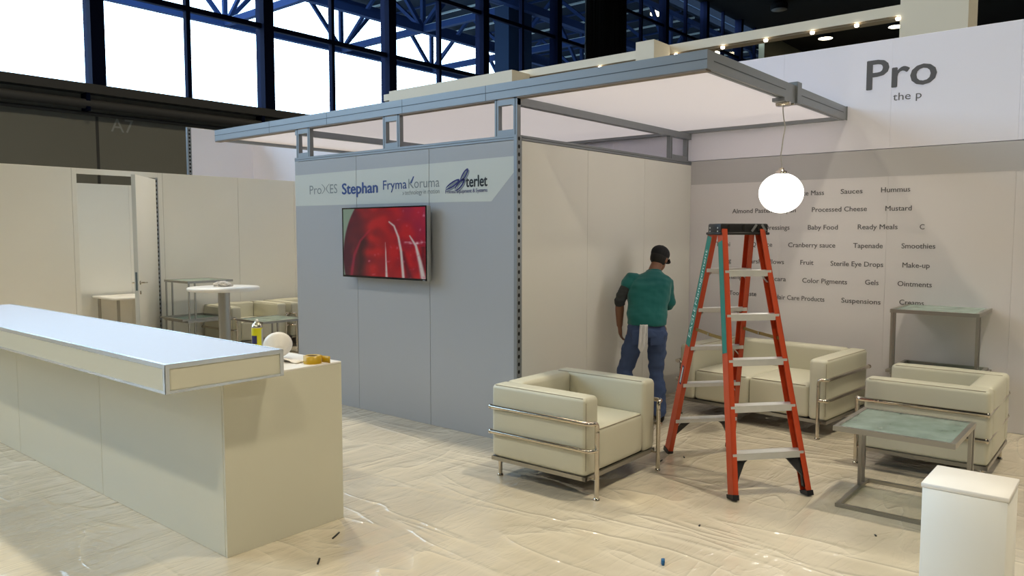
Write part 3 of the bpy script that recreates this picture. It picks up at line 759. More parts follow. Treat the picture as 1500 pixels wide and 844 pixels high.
    for i in range(n+1):
        for j in range(n+1):
            u, v = i/n, j/n; P.append((0.10*(u-0.5), 0.15*(v-0.5), 0.004 + 0.035*max(0, math.sin(u*3.1+v*2.2))**2*v + 0.006*noise.noise((u*4, v*4, 2)) + 0.004))
    for i in range(n):
        for j in range(n): F.append((i*(n+1)+j, (i+1)*(n+1)+j, (i+1)*(n+1)+j+1, i*(n+1)+j+1))
    s2.add(P, F, True); zm = min(p[2] for p in s2.v); s2.v = [(p[0], p[1], p[2]-zm) for p in s2.v]
    ob = s2.build('paper_sheet', mat('paper_white', (236, 230, 222), 0.8), loc=(2.60, 3.86, Z)); ob.rotation_euler = (0, 0, 0.4)
    md = ob.modifiers.new('t', 'SOLIDIFY'); md.thickness = 0.001; md.offset = 1
    tag(ob, 'crumpled white paper sheet between the bowl and the tape roll', 'paper')
counter()

# ------------------------------------------------------------------ lounge furniture
def lounge_seat(name, W, D, seats, label, cat, group=None, H=0.655):
    """cube-shaped leather seat in a tubular steel cage. local: x = width, front = -y, origin on the floor at its centre"""
    e = empty(name); tag(e, label, cat, group)
    aw, zb = 0.155, 0.145; hx, hy = W/2, D/2; rt = 0.0155
    for s in (-1, 1):
        a, b = (s*hx, -hy), (s*(hx-aw), hy)
        o = MB().rbox((min(a[0], b[0]), -hy, zb), (max(a[0], b[0]), hy, H), 0.03, 4, (0.006, 0.004, 0.006), 4).build('arm_cushion', M_leather, e)
        xo = s*(hx - 0.012); xi = s*(hx - aw + 0.012)
        for x in (xo, xi): MB().tube([(x, -hy+0.03, H-0.0055), (x, hy-0.03, H-0.0055)], 0.0035, 6).build('seam', M_piping, o)
        MB().tube([(xo, -hy+0.006, zb+0.04), (xo, -hy+0.006, H-0.03)], 0.003, 6).build('seam', M_piping, o)
    MB().rbox((-hx+aw+0.002, hy-0.16, zb), (hx-aw-0.002, hy, H), 0.028, 4, (0, 0.01, 0.006), 4).build('back_cushion', M_leather, e)
    iw = (W - 2*aw) / seats
    for k in range(seats):
        x0 = -hx + aw + k*iw
        o = MB().rbox((x0+0.002, -hy+0.006, zb+0.005), (x0+iw-0.002, hy-0.165, 0.43), 0.03, 4, (0, 0.006, 0.022), 5).build('seat_cushion', M_leather, e)
        MB().tube([(x0+0.03, -hy+0.012, 0.423), (x0+iw-0.03, -hy+0.012, 0.423)], 0.0035, 6).build('seam', M_piping, o)
    # base frame
    f = MB()
    for a, b in (((-hx, -hy, 0.118), (hx, -hy+0.025, zb)), ((-hx, hy-0.025, 0.118), (hx, hy, zb)), ((-hx, -hy, 0.118), (-hx+0.025, hy, zb)), ((hx-0.025, -hy, 0.118), (hx, hy, zb))): f.box(a, b)
    f.build('base_frame', M_steel, e)
    MB().box((-hx+0.025, -hy+0.025, 0.132), (hx-0.025, hy-0.025, zb)).build('underside', M_black, e)  # black sheet added to cut bounced light and deepen the shade below
    xr, yf, yr = hx + rt + 0.002, -hy - 0.055, hy + rt + 0.002
    for z in (0.50, 0.325):
        for s_ in (-1, 1):
            p = [(s_*(hx-0.048), yf, z), (s_*xr, yf+0.012, z), (s_*xr, hy-0.008, z)]
            if z > 0.4: p = [(s_*(hx-0.048), yf, z-0.06)] + p
            r_ = MB().tube(rounded_path(p, 0.035, 5), rt, 10).build('rail', M_chrome, e)
            MB().lathe([(rt+0.003, 0), (rt+0.003, 0.012), (0, 0.014)], n=12, M=Matrix.Rotation(R(-90), 4, 'X'), c=(s_*xr, hy-0.012, z)).build('rail_end', M_chrome, r_)
        MB().tube([(-xr, hy+0.002, z), (xr, hy+0.002, z)], 0.006, 8).build('back_rail', M_chrome, e)
    for x in (-hx+0.048, hx-0.048):
        l = MB().tube([(x, yf, 0.006), (x, yf, 0.45)], rt, 10).build('leg', M_chrome, e)
        MB().lathe([(0.022, 0.0), (0.022, 0.008), (0.013, 0.018)], (x, yf, 0), n=14).build('foot', M_chrome, l)
        MB().tube([(x, yf, 0.13), (x, -hy+0.01, 0.13)], 0.008, 8).build('leg_bracket', M_chrome, e)
        l = MB().tube([(x, hy-0.04, 0.006), (x, hy-0.04, 0.13)], rt, 10).build('leg', M_chrome, e)
        MB().lathe([(0.022, 0.0), (0.022, 0.008), (0.013, 0.018)], (x, hy-0.04, 0), n=14).build('foot', M_chrome, l)
    return e
G = 'cream cube armchairs in tubular frames'
ch = lounge_seat('lounge_armchair', 0.90, 0.79, 1, 'cream leather cube armchair with chrome rails standing alone before the cabin corner', 'armchair', G)
ch.location = (4.425, 3.105, 0); ch.rotation_euler = (0, 0, R(0.5))
c2 = copy_tree(ch); c2['label'] = 'cream leather armchair side-on behind the glass side table'; c2.location = (6.33, 1.165, 0); c2.rotation_euler = (0, 0, R(180))
c3 = copy_tree(ch); c3['label'] = 'cream leather armchair beyond the white round table, against the partition'; c3.location = (6.215, 10.38, 0); c3.rotation_euler = (0, 0, 0)
c4 = copy_tree(ch); c4['label'] = 'cream leather armchair mostly hidden behind the grey cabin wall'; c4.location = (7.195, 10.375, 0); c4.rotation_euler = (0, 0, 0)
so = lounge_seat('lounge_sofa', 1.40, 0.90, 2, 'cream leather two-seat sofa with chrome rails behind the ladder', 'sofa')
so.location = (6.97, 2.665, 0); so.rotation_euler = (0, 0, R(-90 - 4.5))

def side_table(name='glass_side_table', label='', L=0.66, Wd=0.66, H=0.53, group='square glass side tables'):
    """C-shaped steel side table with glass top. local origin at centre on the floor"""
    e = empty(name); tag(e, label, 'side table', group); hx, hy, t = L/2, Wd/2, 0.028
    def frame(z0, z1, nm, sh):
        mb = MB(); q0, q1 = -hx+sh, hx+sh
        mb.box((q0, -hy, z0), (q1, -hy+t, z1)); mb.box((q0, hy-t, z0), (q1, hy, z1)); mb.box((q0, -hy+t, z0), (q0+t, hy-t, z1)); mb.box((q1-t, -hy+t, z0), (q1, hy-t, z1))
        return mb.build(nm, M_steel, e)
    frame(0.0, 0.022, 'base_frame', 0); frame(H-0.03, H, 'top_frame', -0.085)
    for s in (-1, 1):
        for dx in (0.0, 0.085):
            x = hx - 0.105 - dx
            MB().box((x-0.009, s*(hy-0.014)-0.010, 0.022), (x+0.009, s*(hy-0.014)+0.010, H-0.03)).build('upright', M_steel, e)
    MB().box((-hx-0.085+t, -hy+t, H-0.012), (hx-0.085-t, hy-t, H-0.004)).build('glass_top', M_gtop, e)
    return e
ta = side_table(label='square glass side table with chrome frame before the side-on armchair')
ta.location = (5.215, 1.115, 0)
def tcopy(label, loc, rz):
    t = copy_tree(ta); t['label'] = label; t.location = loc; t.rotation_euler = (0, 0, rz); return t
tcopy('lower glass side table of the stack against the printed back wall', (7.30, 1.34, 0), R(180))
tcopy('upper glass side table of the stack against the printed back wall', (7.30, 1.355, 0.5305), R(180))
tcopy('lower glass side table of the stack by the partition door', (5.31, 10.2, 0), R(180))
tcopy('upper glass side table of the stack by the partition door', (5.33, 10.22, 0.5305), R(180))
tcopy('glass side table in front of the armchairs against the partition', (6.06, 9.33, 0), R(0))

# round bar table
def bar_table():
    e = empty('round_bar_table', (4.69, 8.28, 0)); tag(e, 'tall round white bar table on a steel column', 'table')
    MB().lathe([(0.0, 1.04), (0.385, 1.04), (0.40, 1.047), (0.40, 1.073), (0.393, 1.08), (0.0, 1.08)], n=48).build('table_top', M_plw, e)
    MB().lathe([(0.066, 0.02), (0.066, 1.04)], n=24).build('column', M_steel, e)
    MB().lathe([(0.0, 0.0), (0.25, 0.0), (0.25, 0.012), (0.08, 0.03), (0.0, 0.03)], n=36).build('base_plate', M_steel, e)
    random.seed(5)
    s = MB(); P = []; n = 14
    bm = bmesh.new(); bmesh.ops.create_icosphere(bm, subdivisions=3, radius=1)
    for v in bm.verts:
        k = 1 + 0.45*noise.noise(v.co*2.6); v.co = Vector((v.co.x*0.10*k, v.co.y*0.075*k, max(-0.012, v.co.z*0.05*k)))
    zm = min(v.co.z for v in bm.verts)
    s.add([(v.co.x, v.co.y, v.co.z-zm) for v in bm.verts], [[x.index for x in f.verts] for f in bm.faces]); bm.free()
    o = s.build('crumpled_wrap', mat('clear_wrap', (206, 200, 192), 0.3), loc=(4.73, 8.36, 1.0805)); tag(o, 'crumpled pale plastic wrap on the round bar table', 'wrapping')
bar_table()

# white desk seen through the doorway
d = empty('white_desk', (5.22, 12.05, 0)); tag(d, 'small white table seen through the open doorway', 'table')
MB().rbox((-0.36, -0.42, 0.72), (0.75, 0.36, 0.75), 0.004, 1).build('table_top', M_plw, d)
for x in (-0.28, 0.68):
    for y in (-0.36, 0.3): MB().tube([(x, y, 0), (x, y, 0.72)], 0.022, 10).build('leg', M_steel, d)

# pale plinth beside the camera, only its edge shows
pn = empty('white_plinth', (3.46, 0.68, 0)); tag(pn, 'plain white square plinth beside the glass side table', 'plinth')
MB().rbox((0.0, -0.30, 0.0), (0.30, 0.0, 0.66), 0.003, 1).build('body', M_white, pn)
MB().rbox((-0.004, -0.304, 0.66), (0.304, 0.004, 0.68), 0.003, 1).build('top_board', M_plw, pn)

# ------------------------------------------------------------------ step ladder
def ladder():
    e = empty('step_ladder', (5.138, 2.236, 0)); tag(e, 'orange double-sided fibreglass step ladder with black top cap and teal stickers', 'ladder')
    e.rotation_euler = (0, 0, math.atan2(-0.639, 0.769))          # local x = width, local y = spread (away from the camera)
    Hc, wb, wt, sb, st = 1.705, 0.272, 0.155, 0.545, 0.075
    def rail_pt(sx, sy, z):
        t = z / Hc; return Vector((sx*(wb + (wt-wb)*t), sy*(sb + (st-sb)*t), z))
    for sx in (-1, 1):
        for sy in (-1, 1):
            a, b = rail_pt(sx, sy, 0.02), rail_pt(sx, sy, Hc + 0.02)
            d = (b - a).normalized(); u = Vector((1,0,0)); u = (u - d*u.dot(d)).normalized(); v = d.cross(u)     # v ~ along the spread
            if v.y < 0: v = -v
            mb = MB()
            mb.bar(a, b, v, 0.078, 0.006)                                    # web (faces sideways)
            o_ = -u*sx*0.016
            for k in (-1, 1): mb.bar(a + v*k*0.036 + o_, b + v*k*0.036 + o_, v, 0.006, 0.034)   # flanges
            r = mb.build('rail', M_orange, e)
            ft = MB(); ft.bar(a - d*0.022, a + d*0.012, v, 0.090, 0.044); ft.v = [(p[0] - sx*0.012, p[1], max(0.0, p[2])) for p in ft.v]; ft.build('foot', M_black, r)
            if sx == -1:
                if sy == 1: t0, t1 = 0.50, 0.975
                else: t0, t1 = 0.52, 0.955
                p0 = a.lerp(b, t0) - u*0.0042; p1 = a.lerp(b, t1) - u*0.0042
                s = MB().bar(p0, p1, v, 0.066, 0.0012).build('sticker', M_teal, r)
                if sy == 1:
                    # lettering runs up the rail
                    V, F = font_mesh('EAGLE', 0.0); V2, F2 = font_mesh('Management', 0.0)
                    n_ = -u
                    for VV, FF, start, ln, sz in ((V, F, 0.07, 0.235, 0.052), (V2, F2, 0.325, 0.42, 0.05)):
                        x0 = min(q[0] for q in VV); x1 = max(q[0] for q in VV); sx_ = ln/(x1-x0)
                        org = p0 + d*start - u*0.002
                        # seen from the left side: reading direction = up the rail, letter tops towards -spread side
                        MB().add([org + d*((q[0]-x0)*sx_) + v*(0.02 - 0*sz) - v*0 + v*(q[1]*sz - 0.036)*1.0 for q in VV], FF).build('lettering', M_textw, s)
                    # small maker badge lower on the rail
                    pb = a.lerp(b, 0.365) - u*0.0042
                    bd = MB().bar(pb - d*0.075, pb + d*0.075, v, 0.03, 0.0012).build('badge', mat('badge_navy', (34, 34, 70), 0.5), r)
                    MB().bar(pb - d*0.062 - u*0.0009, pb + d*0.062 - u*0.0009, v, 0.014, 0.0006).build('badge_print', M_textw, bd)
    # steps on both sides
    for sy in (-1, 1):
        for k in range(5):
            z = 0.285 + 0.292*k
            a, b = rail_pt(-1, sy, z), rail_pt(1, sy, z)
            s = MB().box((a.x+0.004, a.y-0.042, z-0.004), (b.x-0.004, a.y+0.042, z))
            s.box((a.x+0.004, a.y-sy*-0.042-0.003, z-0.042), (b.x-0.004, a.y-sy*-0.042+0.003, z)); s.box((a.x+0.004, a.y-sy*0.042-0.003, z-0.026), (b.x-0.004, a.y-sy*0.042+0.003, z))
            o = s.build('step', M_stepal, e)
            for q in (a, b):
                sg = 1 if q is b else -1
                mb = MB()
                for dz in (-0.012, -0.032): mb.lathe([(0.006, 0.0), (0.005, 0.004), (0.0, 0.005)], n=8, M=Matrix.Rotation(R(90*(1 if sy < 0 else -1)), 4, 'X'), c=(q.x - sg*0.018, q.y + sy*0.040 + 0*sy, z+dz))
                mb.build('rivet', M_steel, o)
            if k == 4 or sy == 1:
                for q, sg in ((a, 1), (b, -1)):
                    m1 = MB().bar((q.x+sg*0.008, q.y, z-0.085), (q.x+sg*0.075, q.y, z-0.012), (0,1,0), 0.022, 0.004).build('brace', M_stepal, o)
        # black knee braces under the lowest step
        z = 0.285
        for sg in (-1, 1):
            a = rail_pt(sg, sy, z-0.03); c = rail_pt(sg, sy, 0.055)
            prof = [(a.x - sg*0.01, a.z), (a.x - sg*0.145, a.z), (a.x - sg*0.10, a.z - 0.035), (c.x - sg*0.045, c.z + 0.075), (c.x - sg*0.034, c.z), (c.x - sg*0.010, c.z)]
            P = [(x, (a.y if i in (0,1,2) else c.y) + dy, zz) for dy in (-0.014, 0.014) for i, (x, zz) in enumerate(prof)]
            n = len(prof); F = [tuple(range(n)), tuple(range(2*n-1, n-1, -1))] + [(i, (i+1)%n, n+(i+1)%n, n+i) for i in range(n)]
            MB().add(P, F).build('knee_brace', M_black, e)
    # folding spreaders
    for sx in (-1, 1):
        z = 0.995; a, b = rail_pt(sx, -1, z), rail_pt(sx, 1, z + 0.01); xo = -sx*0.012
        m = (a + b)/2 + Vector((0, 0, -0.004))
        s = MB().bar((a.x+xo, a.y, a.z), (m.x+xo, m.y+0.01, m.z), (0,0,1), 0.022, 0.004); s.bar((m.x+xo+sx*-0.005, m.y-0.01, m.z), (b.x+xo-sx*0.005, b.y, b.z), (0,0,1), 0.022, 0.004)
        sp = s.build('spreader', M_brass, e)
        MB().lathe([(0.010, -0.008), (0.010, 0.008), (0, 0.008)], n=10, M=Matrix.Rotation(R(90), 4, 'Y'), c=(m.x+xo, m.y, m.z)).build('pivot', M_steel, sp)
    # cap
    cap = MB().rbox((-0.168, -0.100, Hc-0.005), (0.188, 0.100, Hc+0.066), 0.012, 2).build('top_cap', M_black, e); smooth_by_angle(cap)
    for x in (-0.11, 0.0, 0.11): MB().box((x-0.006, -0.1075, Hc+0.012), (x+0.006, -0.1045, Hc+0.058)).build('cap_slot', M_hole, cap)
    MB().rbox((-0.178, -0.108, Hc-0.012), (0.196, 0.108, Hc+0.006), 0.005, 1).build('cap_rim', M_black, cap)
    for x0, x1 in ((0.095, 0.06), (0.135, 0.165)):
        MB().bar((x0, -0.1085, Hc+0.06), (x1, -0.1085, Hc+0.012), (1,0,0), 0.016, 0.002).build('tape_strip', mat('grey_tape', (120, 122, 126), 0.5), cap)
    mb = MB()
    for y in (-0.06, 0.06):
        for zz in (0.012, 0.036): mb.lathe([(0.006, 0), (0.005, 0.003), (0, 0.004)], n=8, M=Matrix.Rotation(R(-90), 4, 'Y'), c=(-0.168, y, Hc+zz))
    mb.build('rivet', M_stepal, cap)
ladder()

# ------------------------------------------------------------------ worker
def loft_add(mb, rings, n=20):
    """rings: (centre, radius along side, radius along depth, side dir, depth dir)"""
    P = []
    for c, ra, rb, sa, sb in rings:
        c, sa, sb = Vector(c), Vector(sa), Vector(sb)
        for k in range(n):
            a = 2*math.pi*k/n; ca, sn = math.cos(a), math.sin(a)
            ca = math.copysign(abs(ca)**0.88, ca); sn = math.copysign(abs(sn)**0.88, sn)
            P.append(c + sa*ra*ca + sb*rb*sn)
    F = [(i*n+k, i*n+(k+1)%n, (i+1)*n+(k+1)%n, (i+1)*n+k) for i in range(len(rings)-1) for k in range(n)]
    F += [tuple(range(n-1,-1,-1)), tuple(range((len(rings)-1)*n, len(rings)*n))]
    mb.add(P, F, True)
def limb_add(mb, pts, n=16):
    """pts: (point, radius); round limb with rounded ends"""
    pts = [(Vector(p), r) for p, r in pts]
    p0, r0 = pts[0]; p1, r1 = pts[-1]
    d0 = (pts[0][0]-pts[1][0]).normalized(); d1 = (pts[-1][0]-pts[-2][0]).normalized()
    full = [(p0 + d0*r0*0.85, r0*0.5)] + pts + [(p1 + d1*r1*0.85, r1*0.5)]
    mb.tube([p for p, r in full], [r for p, r in full], n)
def ball_add(mb, c, rx, ry, rz, M=None, n=18):
    prof = [(math.sin(math.pi*i/12) if 0 < i < 12 else 0.0, -math.cos(math.pi*i/12)) for i in range(13)]
    P = MB().lathe(prof, n=n); P.v = [Vector((v[0]*rx, v[1]*ry, v[2]*rz)) for v in P.v]
    if M: P.v = [M @ v for v in P.v]
    mb.add([v + Vector(c) for v in P.v], P.f, True)
def remesh(mb, name, m, parent, voxel, smooth=4, wrinkle=None):
    me = mb.mesh('tmp'); ob = bpy.data.objects.new('tmp', me); COL.objects.link(ob)
    r = ob.modifiers.new('r', 'REMESH'); r.mode = 'VOXEL'; r.voxel_size = voxel; r.use_smooth_shade = True
    s = ob.modifiers.new('s', 'SMOOTH'); s.factor = 0.5; s.iterations = smooth
    dg = bpy.context.evaluated_depsgraph_get(); dg.update()
    nm = bpy.data.meshes.new_from_object(ob.evaluated_get(dg)); bpy.data.objects.remove(ob); bpy.data.meshes.remove(me)
    if wrinkle:
        amp, fr = wrinkle
        nm.update()
        nor = [v.normal.copy() for v in nm.vertices]
        for v, q in zip(nm.vertices, nor): v.co += q * (amp * noise.noise((v.co.x*fr, v.co.y*fr, v.co.z*fr*1.8)) + amp*0.5*noise.noise((v.co.x*fr*2.5, v.co.y*fr*2.5, v.co.z*fr*3+5)))
    nm.polygons.foreach_set('use_smooth', [True]*len(nm.polygons)); nm.materials.clear(); nm.materials.append(m); nm.name = name
    o = bpy.data.objects.new(name, nm); COL.objects.link(o); o.parent = parent
    return o

def worker():
    # local frame: x = his right (picture right), y = the way he faces, z up
    az = R(35.0)
    e = empty('person', (6.055, 3.465, 0), az - R(90))
    tag(e, 'person in teal shirt, jeans and black cap leaning to the white cabin wall', 'person')
    S, Dp = Vector((1,0,0)), Vector((0,1,0))
    hip = Vector((0.0, -0.02, 0.90)); chest = Vector((0.025, 0.06, 1.20)); neck = Vector((0.075, 0.13, 1.365)); head = Vector((0.125, 0.20, 1.468))
    shL, shR = Vector((-0.140, 0.08, 1.305)), Vector((0.192, 0.10, 1.262))
    elL, wrL = Vector((-0.240, 0.03, 1.09)), Vector((-0.235, 0.10, 0.86))
    elR, wrR = Vector((0.212, 0.16, 1.04)), Vector((0.17, 0.38, 1.03))
    hpL, hpR = Vector((-0.085, -0.01, 0.85)), Vector((0.095, -0.01, 0.85))
    knL, anL = Vector((-0.180, 0.06, 0.46)), Vector((-0.205, -0.02, 0.085))
    knR, anR = Vector((0.095, 0.05, 0.45)), Vector((0.125, -0.03, 0.085))
    up = (neck - hip).normalized(); dp = S.cross(up) * -1; dp = up.cross(S)
    body = MB()
    def torso(mb, k):
        rings = [(hip + Vector((0,0,-0.10)), 0.150+k, 0.108+k, S, Dp), (hip, 0.158+k, 0.112+k, S, Dp), (hip.lerp(chest, 0.35), 0.142+k, 0.100+k, S, dp),
                 (hip.lerp(chest, 0.7), 0.160+k, 0.108+k, S, dp), (chest, 0.178+k, 0.115+k, S, dp), (chest.lerp(neck, 0.45), 0.172+k, 0.098+k, S, dp), (chest.lerp(neck, 0.75), 0.110+k, 0.075+k, S, dp)]
        loft_add(mb, rings)
    torso(body, -0.012)
    limb_add(body, [(chest.lerp(neck, 0.6), 0.062), (neck, 0.054), (neck.lerp(head, 0.6), 0.052)])
    # head: skull, jaw, nose, ears, turned to the right and bowed
    HM = Matrix.Rotation(R(-28), 4, 'Z') @ Matrix.Rotation(R(-20), 4, 'X') @ Matrix.Rotation(R(8), 4, 'Y')
    def hp(x, y, z): return head + HM @ Vector((x, y, z))
    ball_add(body, hp(0, 0, 0.02), 0.074, 0.094, 0.098, HM)
    ball_add(body, hp(0, 0.035, -0.045), 0.056, 0.062, 0.065, HM)
    ball_add(body, hp(0, 0.098, -0.012), 0.012, 0.018, 0.022, HM)
    for s in (-1, 1): ball_add(body, hp(s*0.076, -0.004, -0.004), 0.010, 0.018, 0.030, HM)
    for sh, el, wr, tip in ((shL, elL, wrL, None), (shR, elR, wrR, None)):
        limb_add(body, [(sh.lerp(chest, 0.25), 0.040), (sh.lerp(el, 0.5), 0.044), (el, 0.040), (el.lerp(wr, 0.35), 0.041), (wr, 0.028)])
    # hands
    def hand(mb, wr, dirn, palm_n, side, curl):
        """dirn: finger direction, palm_n: out of the palm, side: towards the thumb"""
        dirn, palm_n, side = dirn.normalized(), palm_n.normalized(), side.normalized()
        pc = wr + dirn*0.05
        loft_add(mb, [(wr, 0.026, 0.02, side, palm_n), (wr + dirn*0.03, 0.036, 0.018, side, palm_n), (wr + dirn*0.07, 0.042, 0.016, side, palm_n), (wr + dirn*0.092, 0.040, 0.013, side, palm_n)], 14)
        for i, (off, ln) in enumerate(((0.030, 0.074), (0.010, 0.082), (-0.010, 0.076), (-0.029, 0.060))):
            p = wr + dirn*0.085 + side*off; pts = [(p, 0.0095)]; dd = dirn
            for j in range(3):
                dd = (Matrix.Rotation(curl*(0.7+0.25*j), 4, dirn.cross(palm_n)) @ dd).normalized(); p = p + dd*ln*(0.42, 0.32, 0.26)[j]; pts.append((p, 0.009 - 0.0008*j))
            limb_add(mb, pts, 8)
        t0 = wr + dirn*0.03 + side*0.034; t1 = t0 + (dirn*0.6 + side*0.75 + palm_n*0.3).normalized()*0.035; t2 = t1 + (dirn*0.9 + side*0.25 + palm_n*0.4).normalized()*0.032
        limb_add(mb, [(t0, 0.012), (t1, 0.0105), (t2, 0.009)], 8)
    hand(body, wrL, Vector((0.10, 0.14, -1)), Vector((1, 0.15, 0.1)), Vector((-0.2, 1, 0.1)), 0.38)
    hand(body, wrR, Vector((-0.25, 1, 0.1)), Vector((-0.2, 0.0, -1)), Vector((-1, -0.2, 0.1)), 0.3)
    for h_, k_, a_ in ((hpL, knL, anL), (hpR, knR, anR)):
        limb_add(body, [(h_, 0.085), (h_.lerp(k_, 0.5), 0.068), (k_, 0.052), (k_.lerp(a_, 0.35), 0.052), (a_, 0.036)])
        ball_add(body, a_ + Vector((0, 0.06, -0.045)), 0.040, 0.11, 0.035)
    remesh(body, 'body', M_skin, e, 0.007, 3)
    # shirt
    sh = MB()
    rings = [(hip + Vector((0.0, -0.005, -0.015)), 0.174, 0.130, S, Dp), (hip + Vector((0.002, 0.0, 0.05)), 0.178, 0.132, S, dp), (hip.lerp(chest, 0.35), 0.180, 0.130, S, dp),
             (hip.lerp(chest, 0.7), 0.192, 0.128, S, dp), (chest, 0.194, 0.130, S, dp), (chest.lerp(neck, 0.40), 0.190, 0.112, S, dp), (chest.lerp(neck, 0.62), 0.168, 0.094, S, dp), (chest.lerp(neck, 0.80), 0.105, 0.078, S, dp), (chest.lerp(neck, 0.92), 0.068, 0.066, S, dp)]
    loft_add(sh, rings, 28)
    limb_add(sh, [(shL + Vector((0.05, 0, -0.02)), 0.060), (shL + Vector((0.0, 0, -0.01)), 0.062), (shL.lerp(elL, 0.25), 0.062), (shL.lerp(elL, 0.40), 0.062)])
    limb_add(sh, [(shR + Vector((-0.05, 0, -0.02)), 0.060), (shR + Vector((-0.005, 0, -0.01)), 0.062), (shR.lerp(elR, 0.5), 0.060), (shR.lerp(elR, 0.92), 0.062)])
    so_ = remesh(sh, 'shirt', M_shirt, e, 0.008, 3, (0.010, 7))
    cl = MB(); ax = (neck - chest).normalized()
    ring = [chest.lerp(neck, 0.90) + ax*0.004 + S*(0.066*math.cos(a)) + (ax.cross(S))*(0.062*math.sin(a)) for a in [2*math.pi*i/24 for i in range(25)]]
    cl.tube(ring, 0.009, 8).build('collar', M_shirt, so_)
    # dark under-sleeve pushed to the elbow
    us = MB(); limb_add(us, [(shL.lerp(elL, 0.45), 0.054), (shL.lerp(elL, 0.8), 0.053), (elL, 0.050), (elL.lerp(wrL, 0.10), 0.049)])
    remesh(us, 'under_sleeve', M_slv, e, 0.007, 2, (0.006, 18))
    # jeans
    jn = MB()
    loft_add(jn, [(hip + Vector((0,0,0.02)), 0.154, 0.112, S, Dp), (hip + Vector((0,-0.01,-0.05)), 0.166, 0.124, S, Dp), (hip + Vector((0,-0.014,-0.11)), 0.165, 0.122, S, Dp), (hip + Vector((0,0,-0.16)), 0.145, 0.10, S, Dp)], 24)
    for h_, k_, a_ in ((hpL, knL, anL), (hpR, knR, anR)):
        limb_add(jn, [(h_ + Vector((0,-0.01,-0.04)), 0.092), (h_.lerp(k_, 0.5), 0.083), (k_, 0.071), (k_.lerp(a_, 0.4), 0.070), (k_.lerp(a_, 0.8), 0.066), (a_ + Vector((0,-0.004,0.0)), 0.068)])
    jo = remesh(jn, 'jeans', M_jeans, e, 0.008, 3, (0.013, 8))
    for s in (-1, 1):
        P = []; n = 6; 
        cx = s*0.08
        q = MB().rbox((cx-0.058, -0.152, 0.715), (cx+0.058, -0.128, 0.845), 0.006, 2); ob = q.build('back_pocket', M_jeans, jo)
    # shoes
    for a_ in (anL, anR):
        s = MB(); c = a_ + Vector((0, 0.055, 0))
        loft_add(s, [((c.x, c.y-0.105, 0.045), 0.030, 0.042, S, (0,0,1)), ((c.x, c.y-0.08, 0.055), 0.042, 0.054, S, (0,0,1)), ((c.x, c.y-0.02, 0.058), 0.045, 0.057, S, (0,0,1)), ((c.x, c.y+0.06, 0.042), 0.050, 0.041, S, (0,0,1)), ((c.x, c.y+0.13, 0.034), 0.047, 0.033, S, (0,0,1)), ((c.x, c.y+0.17, 0.028), 0.028, 0.026, S, (0,0,1))], 18)
        s.v = [(p[0], p[1], max(p[2], 0.002)) for p in s.v]
        remesh(s, 'shoe', M_shoe, e, 0.007, 2)
    # hair and cap
    hr = MB(); ball_add(hr, hp(0, -0.012, 0.012), 0.0785, 0.092, 0.088, HM)
    hr.v = [v for v in hr.v]
    remesh(hr, 'hair', mat('black_hair', (20, 17, 16), 0.8), e, 0.006, 1)
    cp = MB(); ball_add(cp, hp(0, -0.004, 0.050), 0.086, 0.104, 0.078, HM)
    co = remesh(cp, 'cap', M_cap, e, 0.006, 2)
    br = MB(); P = []; F = []
    for i in range(13):
        a = R(-65 + 130*i/12)
        for k, (r, z) in enumerate(((0.088, 0.028), (0.150, 0.010))):
            P.append(hp(math.sin(a)*(0.086 if k == 0 else 0.088), 0.0 + math.cos(a)*(0.100 if k == 0 else 0.178), z))
    for i in range(12): F.append((2*i, 2*i+1, 2*i+3, 2*i+2))
    b = br.add(P, F, True).build('cap_peak', M_cap, co); md = b.modifiers.new('t', 'SOLIDIFY'); md.thickness = 0.004
    MB().lathe([(0.008, 0), (0.006, 0.005), (0, 0.006)], hp(0, -0.004, 0.127), n=10).build('cap_button', M_cap, co)
    # white rag tucked in the back pocket: a hanging folded strip
    rg = MB(); P = []; F = []; nu, nv = 12, 16
    for j in range(nv+1):
        v = j/nv
        for i in range(nu+1):
            u = i/nu - 0.5; wdt = 0.058 + 0.018*v
            P.append((-0.035 + u*wdt*1.1 - 0.01*v, -0.152 - 0.010*math.sin(u*13+v*1.5) - 0.016*v*(1-v) - 0.004, 0.90 - v*(0.255 - 0.07*abs(u*2+0.3)) ))
    for j in range(nv):
        for i in range(nu): F.append((j*(nu+1)+i, j*(nu+1)+i+1, (j+1)*(nu+1)+i+1, (j+1)*(nu+1)+i))
    ro = rg.add(P, F, True).build('rag', M_rag, e); md = ro.modifiers.new('t', 'SOLIDIFY'); md.thickness = 0.006
worker()

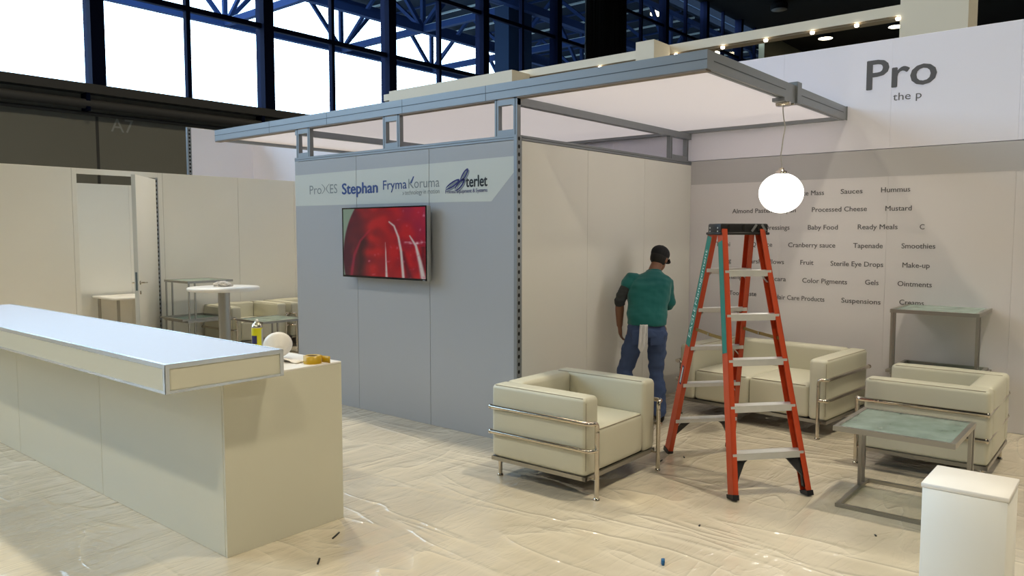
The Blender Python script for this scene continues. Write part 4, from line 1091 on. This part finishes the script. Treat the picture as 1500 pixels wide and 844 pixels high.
# ------------------------------------------------------------------ neighbouring stand behind the back wall
def neighbour():
    e = empty('neighbour_light_beam', (10.37, 5.4, 0)); tag(e, 'long cream beam with small downlights rising behind the back wall', 'beam')
    def bx(name, a, b, m=M_cream): return MB().box((a[0]-10.37, a[1]-5.4, a[2]), (b[0]-10.37, b[1]-5.4, b[2])).build(name, m, e)
    BZ = 4.36
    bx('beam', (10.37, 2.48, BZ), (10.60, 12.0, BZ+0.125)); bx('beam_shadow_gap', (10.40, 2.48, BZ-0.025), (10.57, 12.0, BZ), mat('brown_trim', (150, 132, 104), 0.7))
    bx('post', (10.37, 11.7, 0), (10.60, 12.0, 4.33)); bx('fascia_block', (9.9, 5.60, 4.0), (10.37, 5.90, 4.478))
    bx('long_fascia_box', (9.9, 8.25, 4.05), (10.37, 11.30, 4.405)); bx('column', (10.37, 1.75, 0), (10.95, 2.48, 7.0)); bx('box_post', (10.0, 9.4, 0), (10.3, 9.7, 4.05)); bx('block_post', (10.05, 5.66, 0), (10.3, 5.86, 4.0))
    gl = mat('downlight_glow', (255, 250, 235), 0.5, emit=((255, 246, 225), 6.0))
    for y in (6.83, 5.50, 4.77, 4.15, 3.53, 2.98, 2.50):
        d_ = MB().lathe([(0.0, BZ-0.062), (0.022, BZ-0.058), (0.028, BZ-0.048), (0.028, BZ-0.025)], (0, y-5.4, 0), n=14).build('downlight', gl, e)
neighbour()

# ------------------------------------------------------------------ litter on the sheeting
def scraps():
    b = MB(); random.seed(11)
    for k in range(4):
        x, y = random.uniform(-0.02, 0.02), random.uniform(-0.02, 0.02)
        b.rbox((x-0.014, y-0.007, 0.0), (x+0.014, y+0.007, 0.012+0.006*k), 0.003, 1)
    o = b.build('blue_scrap', M_blue, loc=(3.455, 1.862, 0)); o.rotation_euler = (0, 0, 0.5); tag(o, 'crumpled blue tape scrap lying on the plastic sheeting', 'litter')
    pts = [(2.33, 3.25, 0.8, 0.035), (2.60, 3.46, 0.5, 0.045), (4.05, 1.95, 0.3, 0.012), (5.05, 2.75, 0.2, 0.022), (5.24, 2.66, 0.6, 0.02), (5.6, 2.38, 0.3, 0.015), (4.55, 1.12, 0.5, 0.012)]
    for x, y, a, ln in pts:
        o = MB().rbox((-ln, -0.005, 0.0), (ln, 0.005, 0.006), 0.0015, 1).build('dark_scrap', M_black, loc=(x, y, 0)); o.rotation_euler = (0, 0, a)
        tag(o, 'small dark scrap lying on the plastic sheeting', 'litter', 'dark scraps on the sheeting')
scraps()
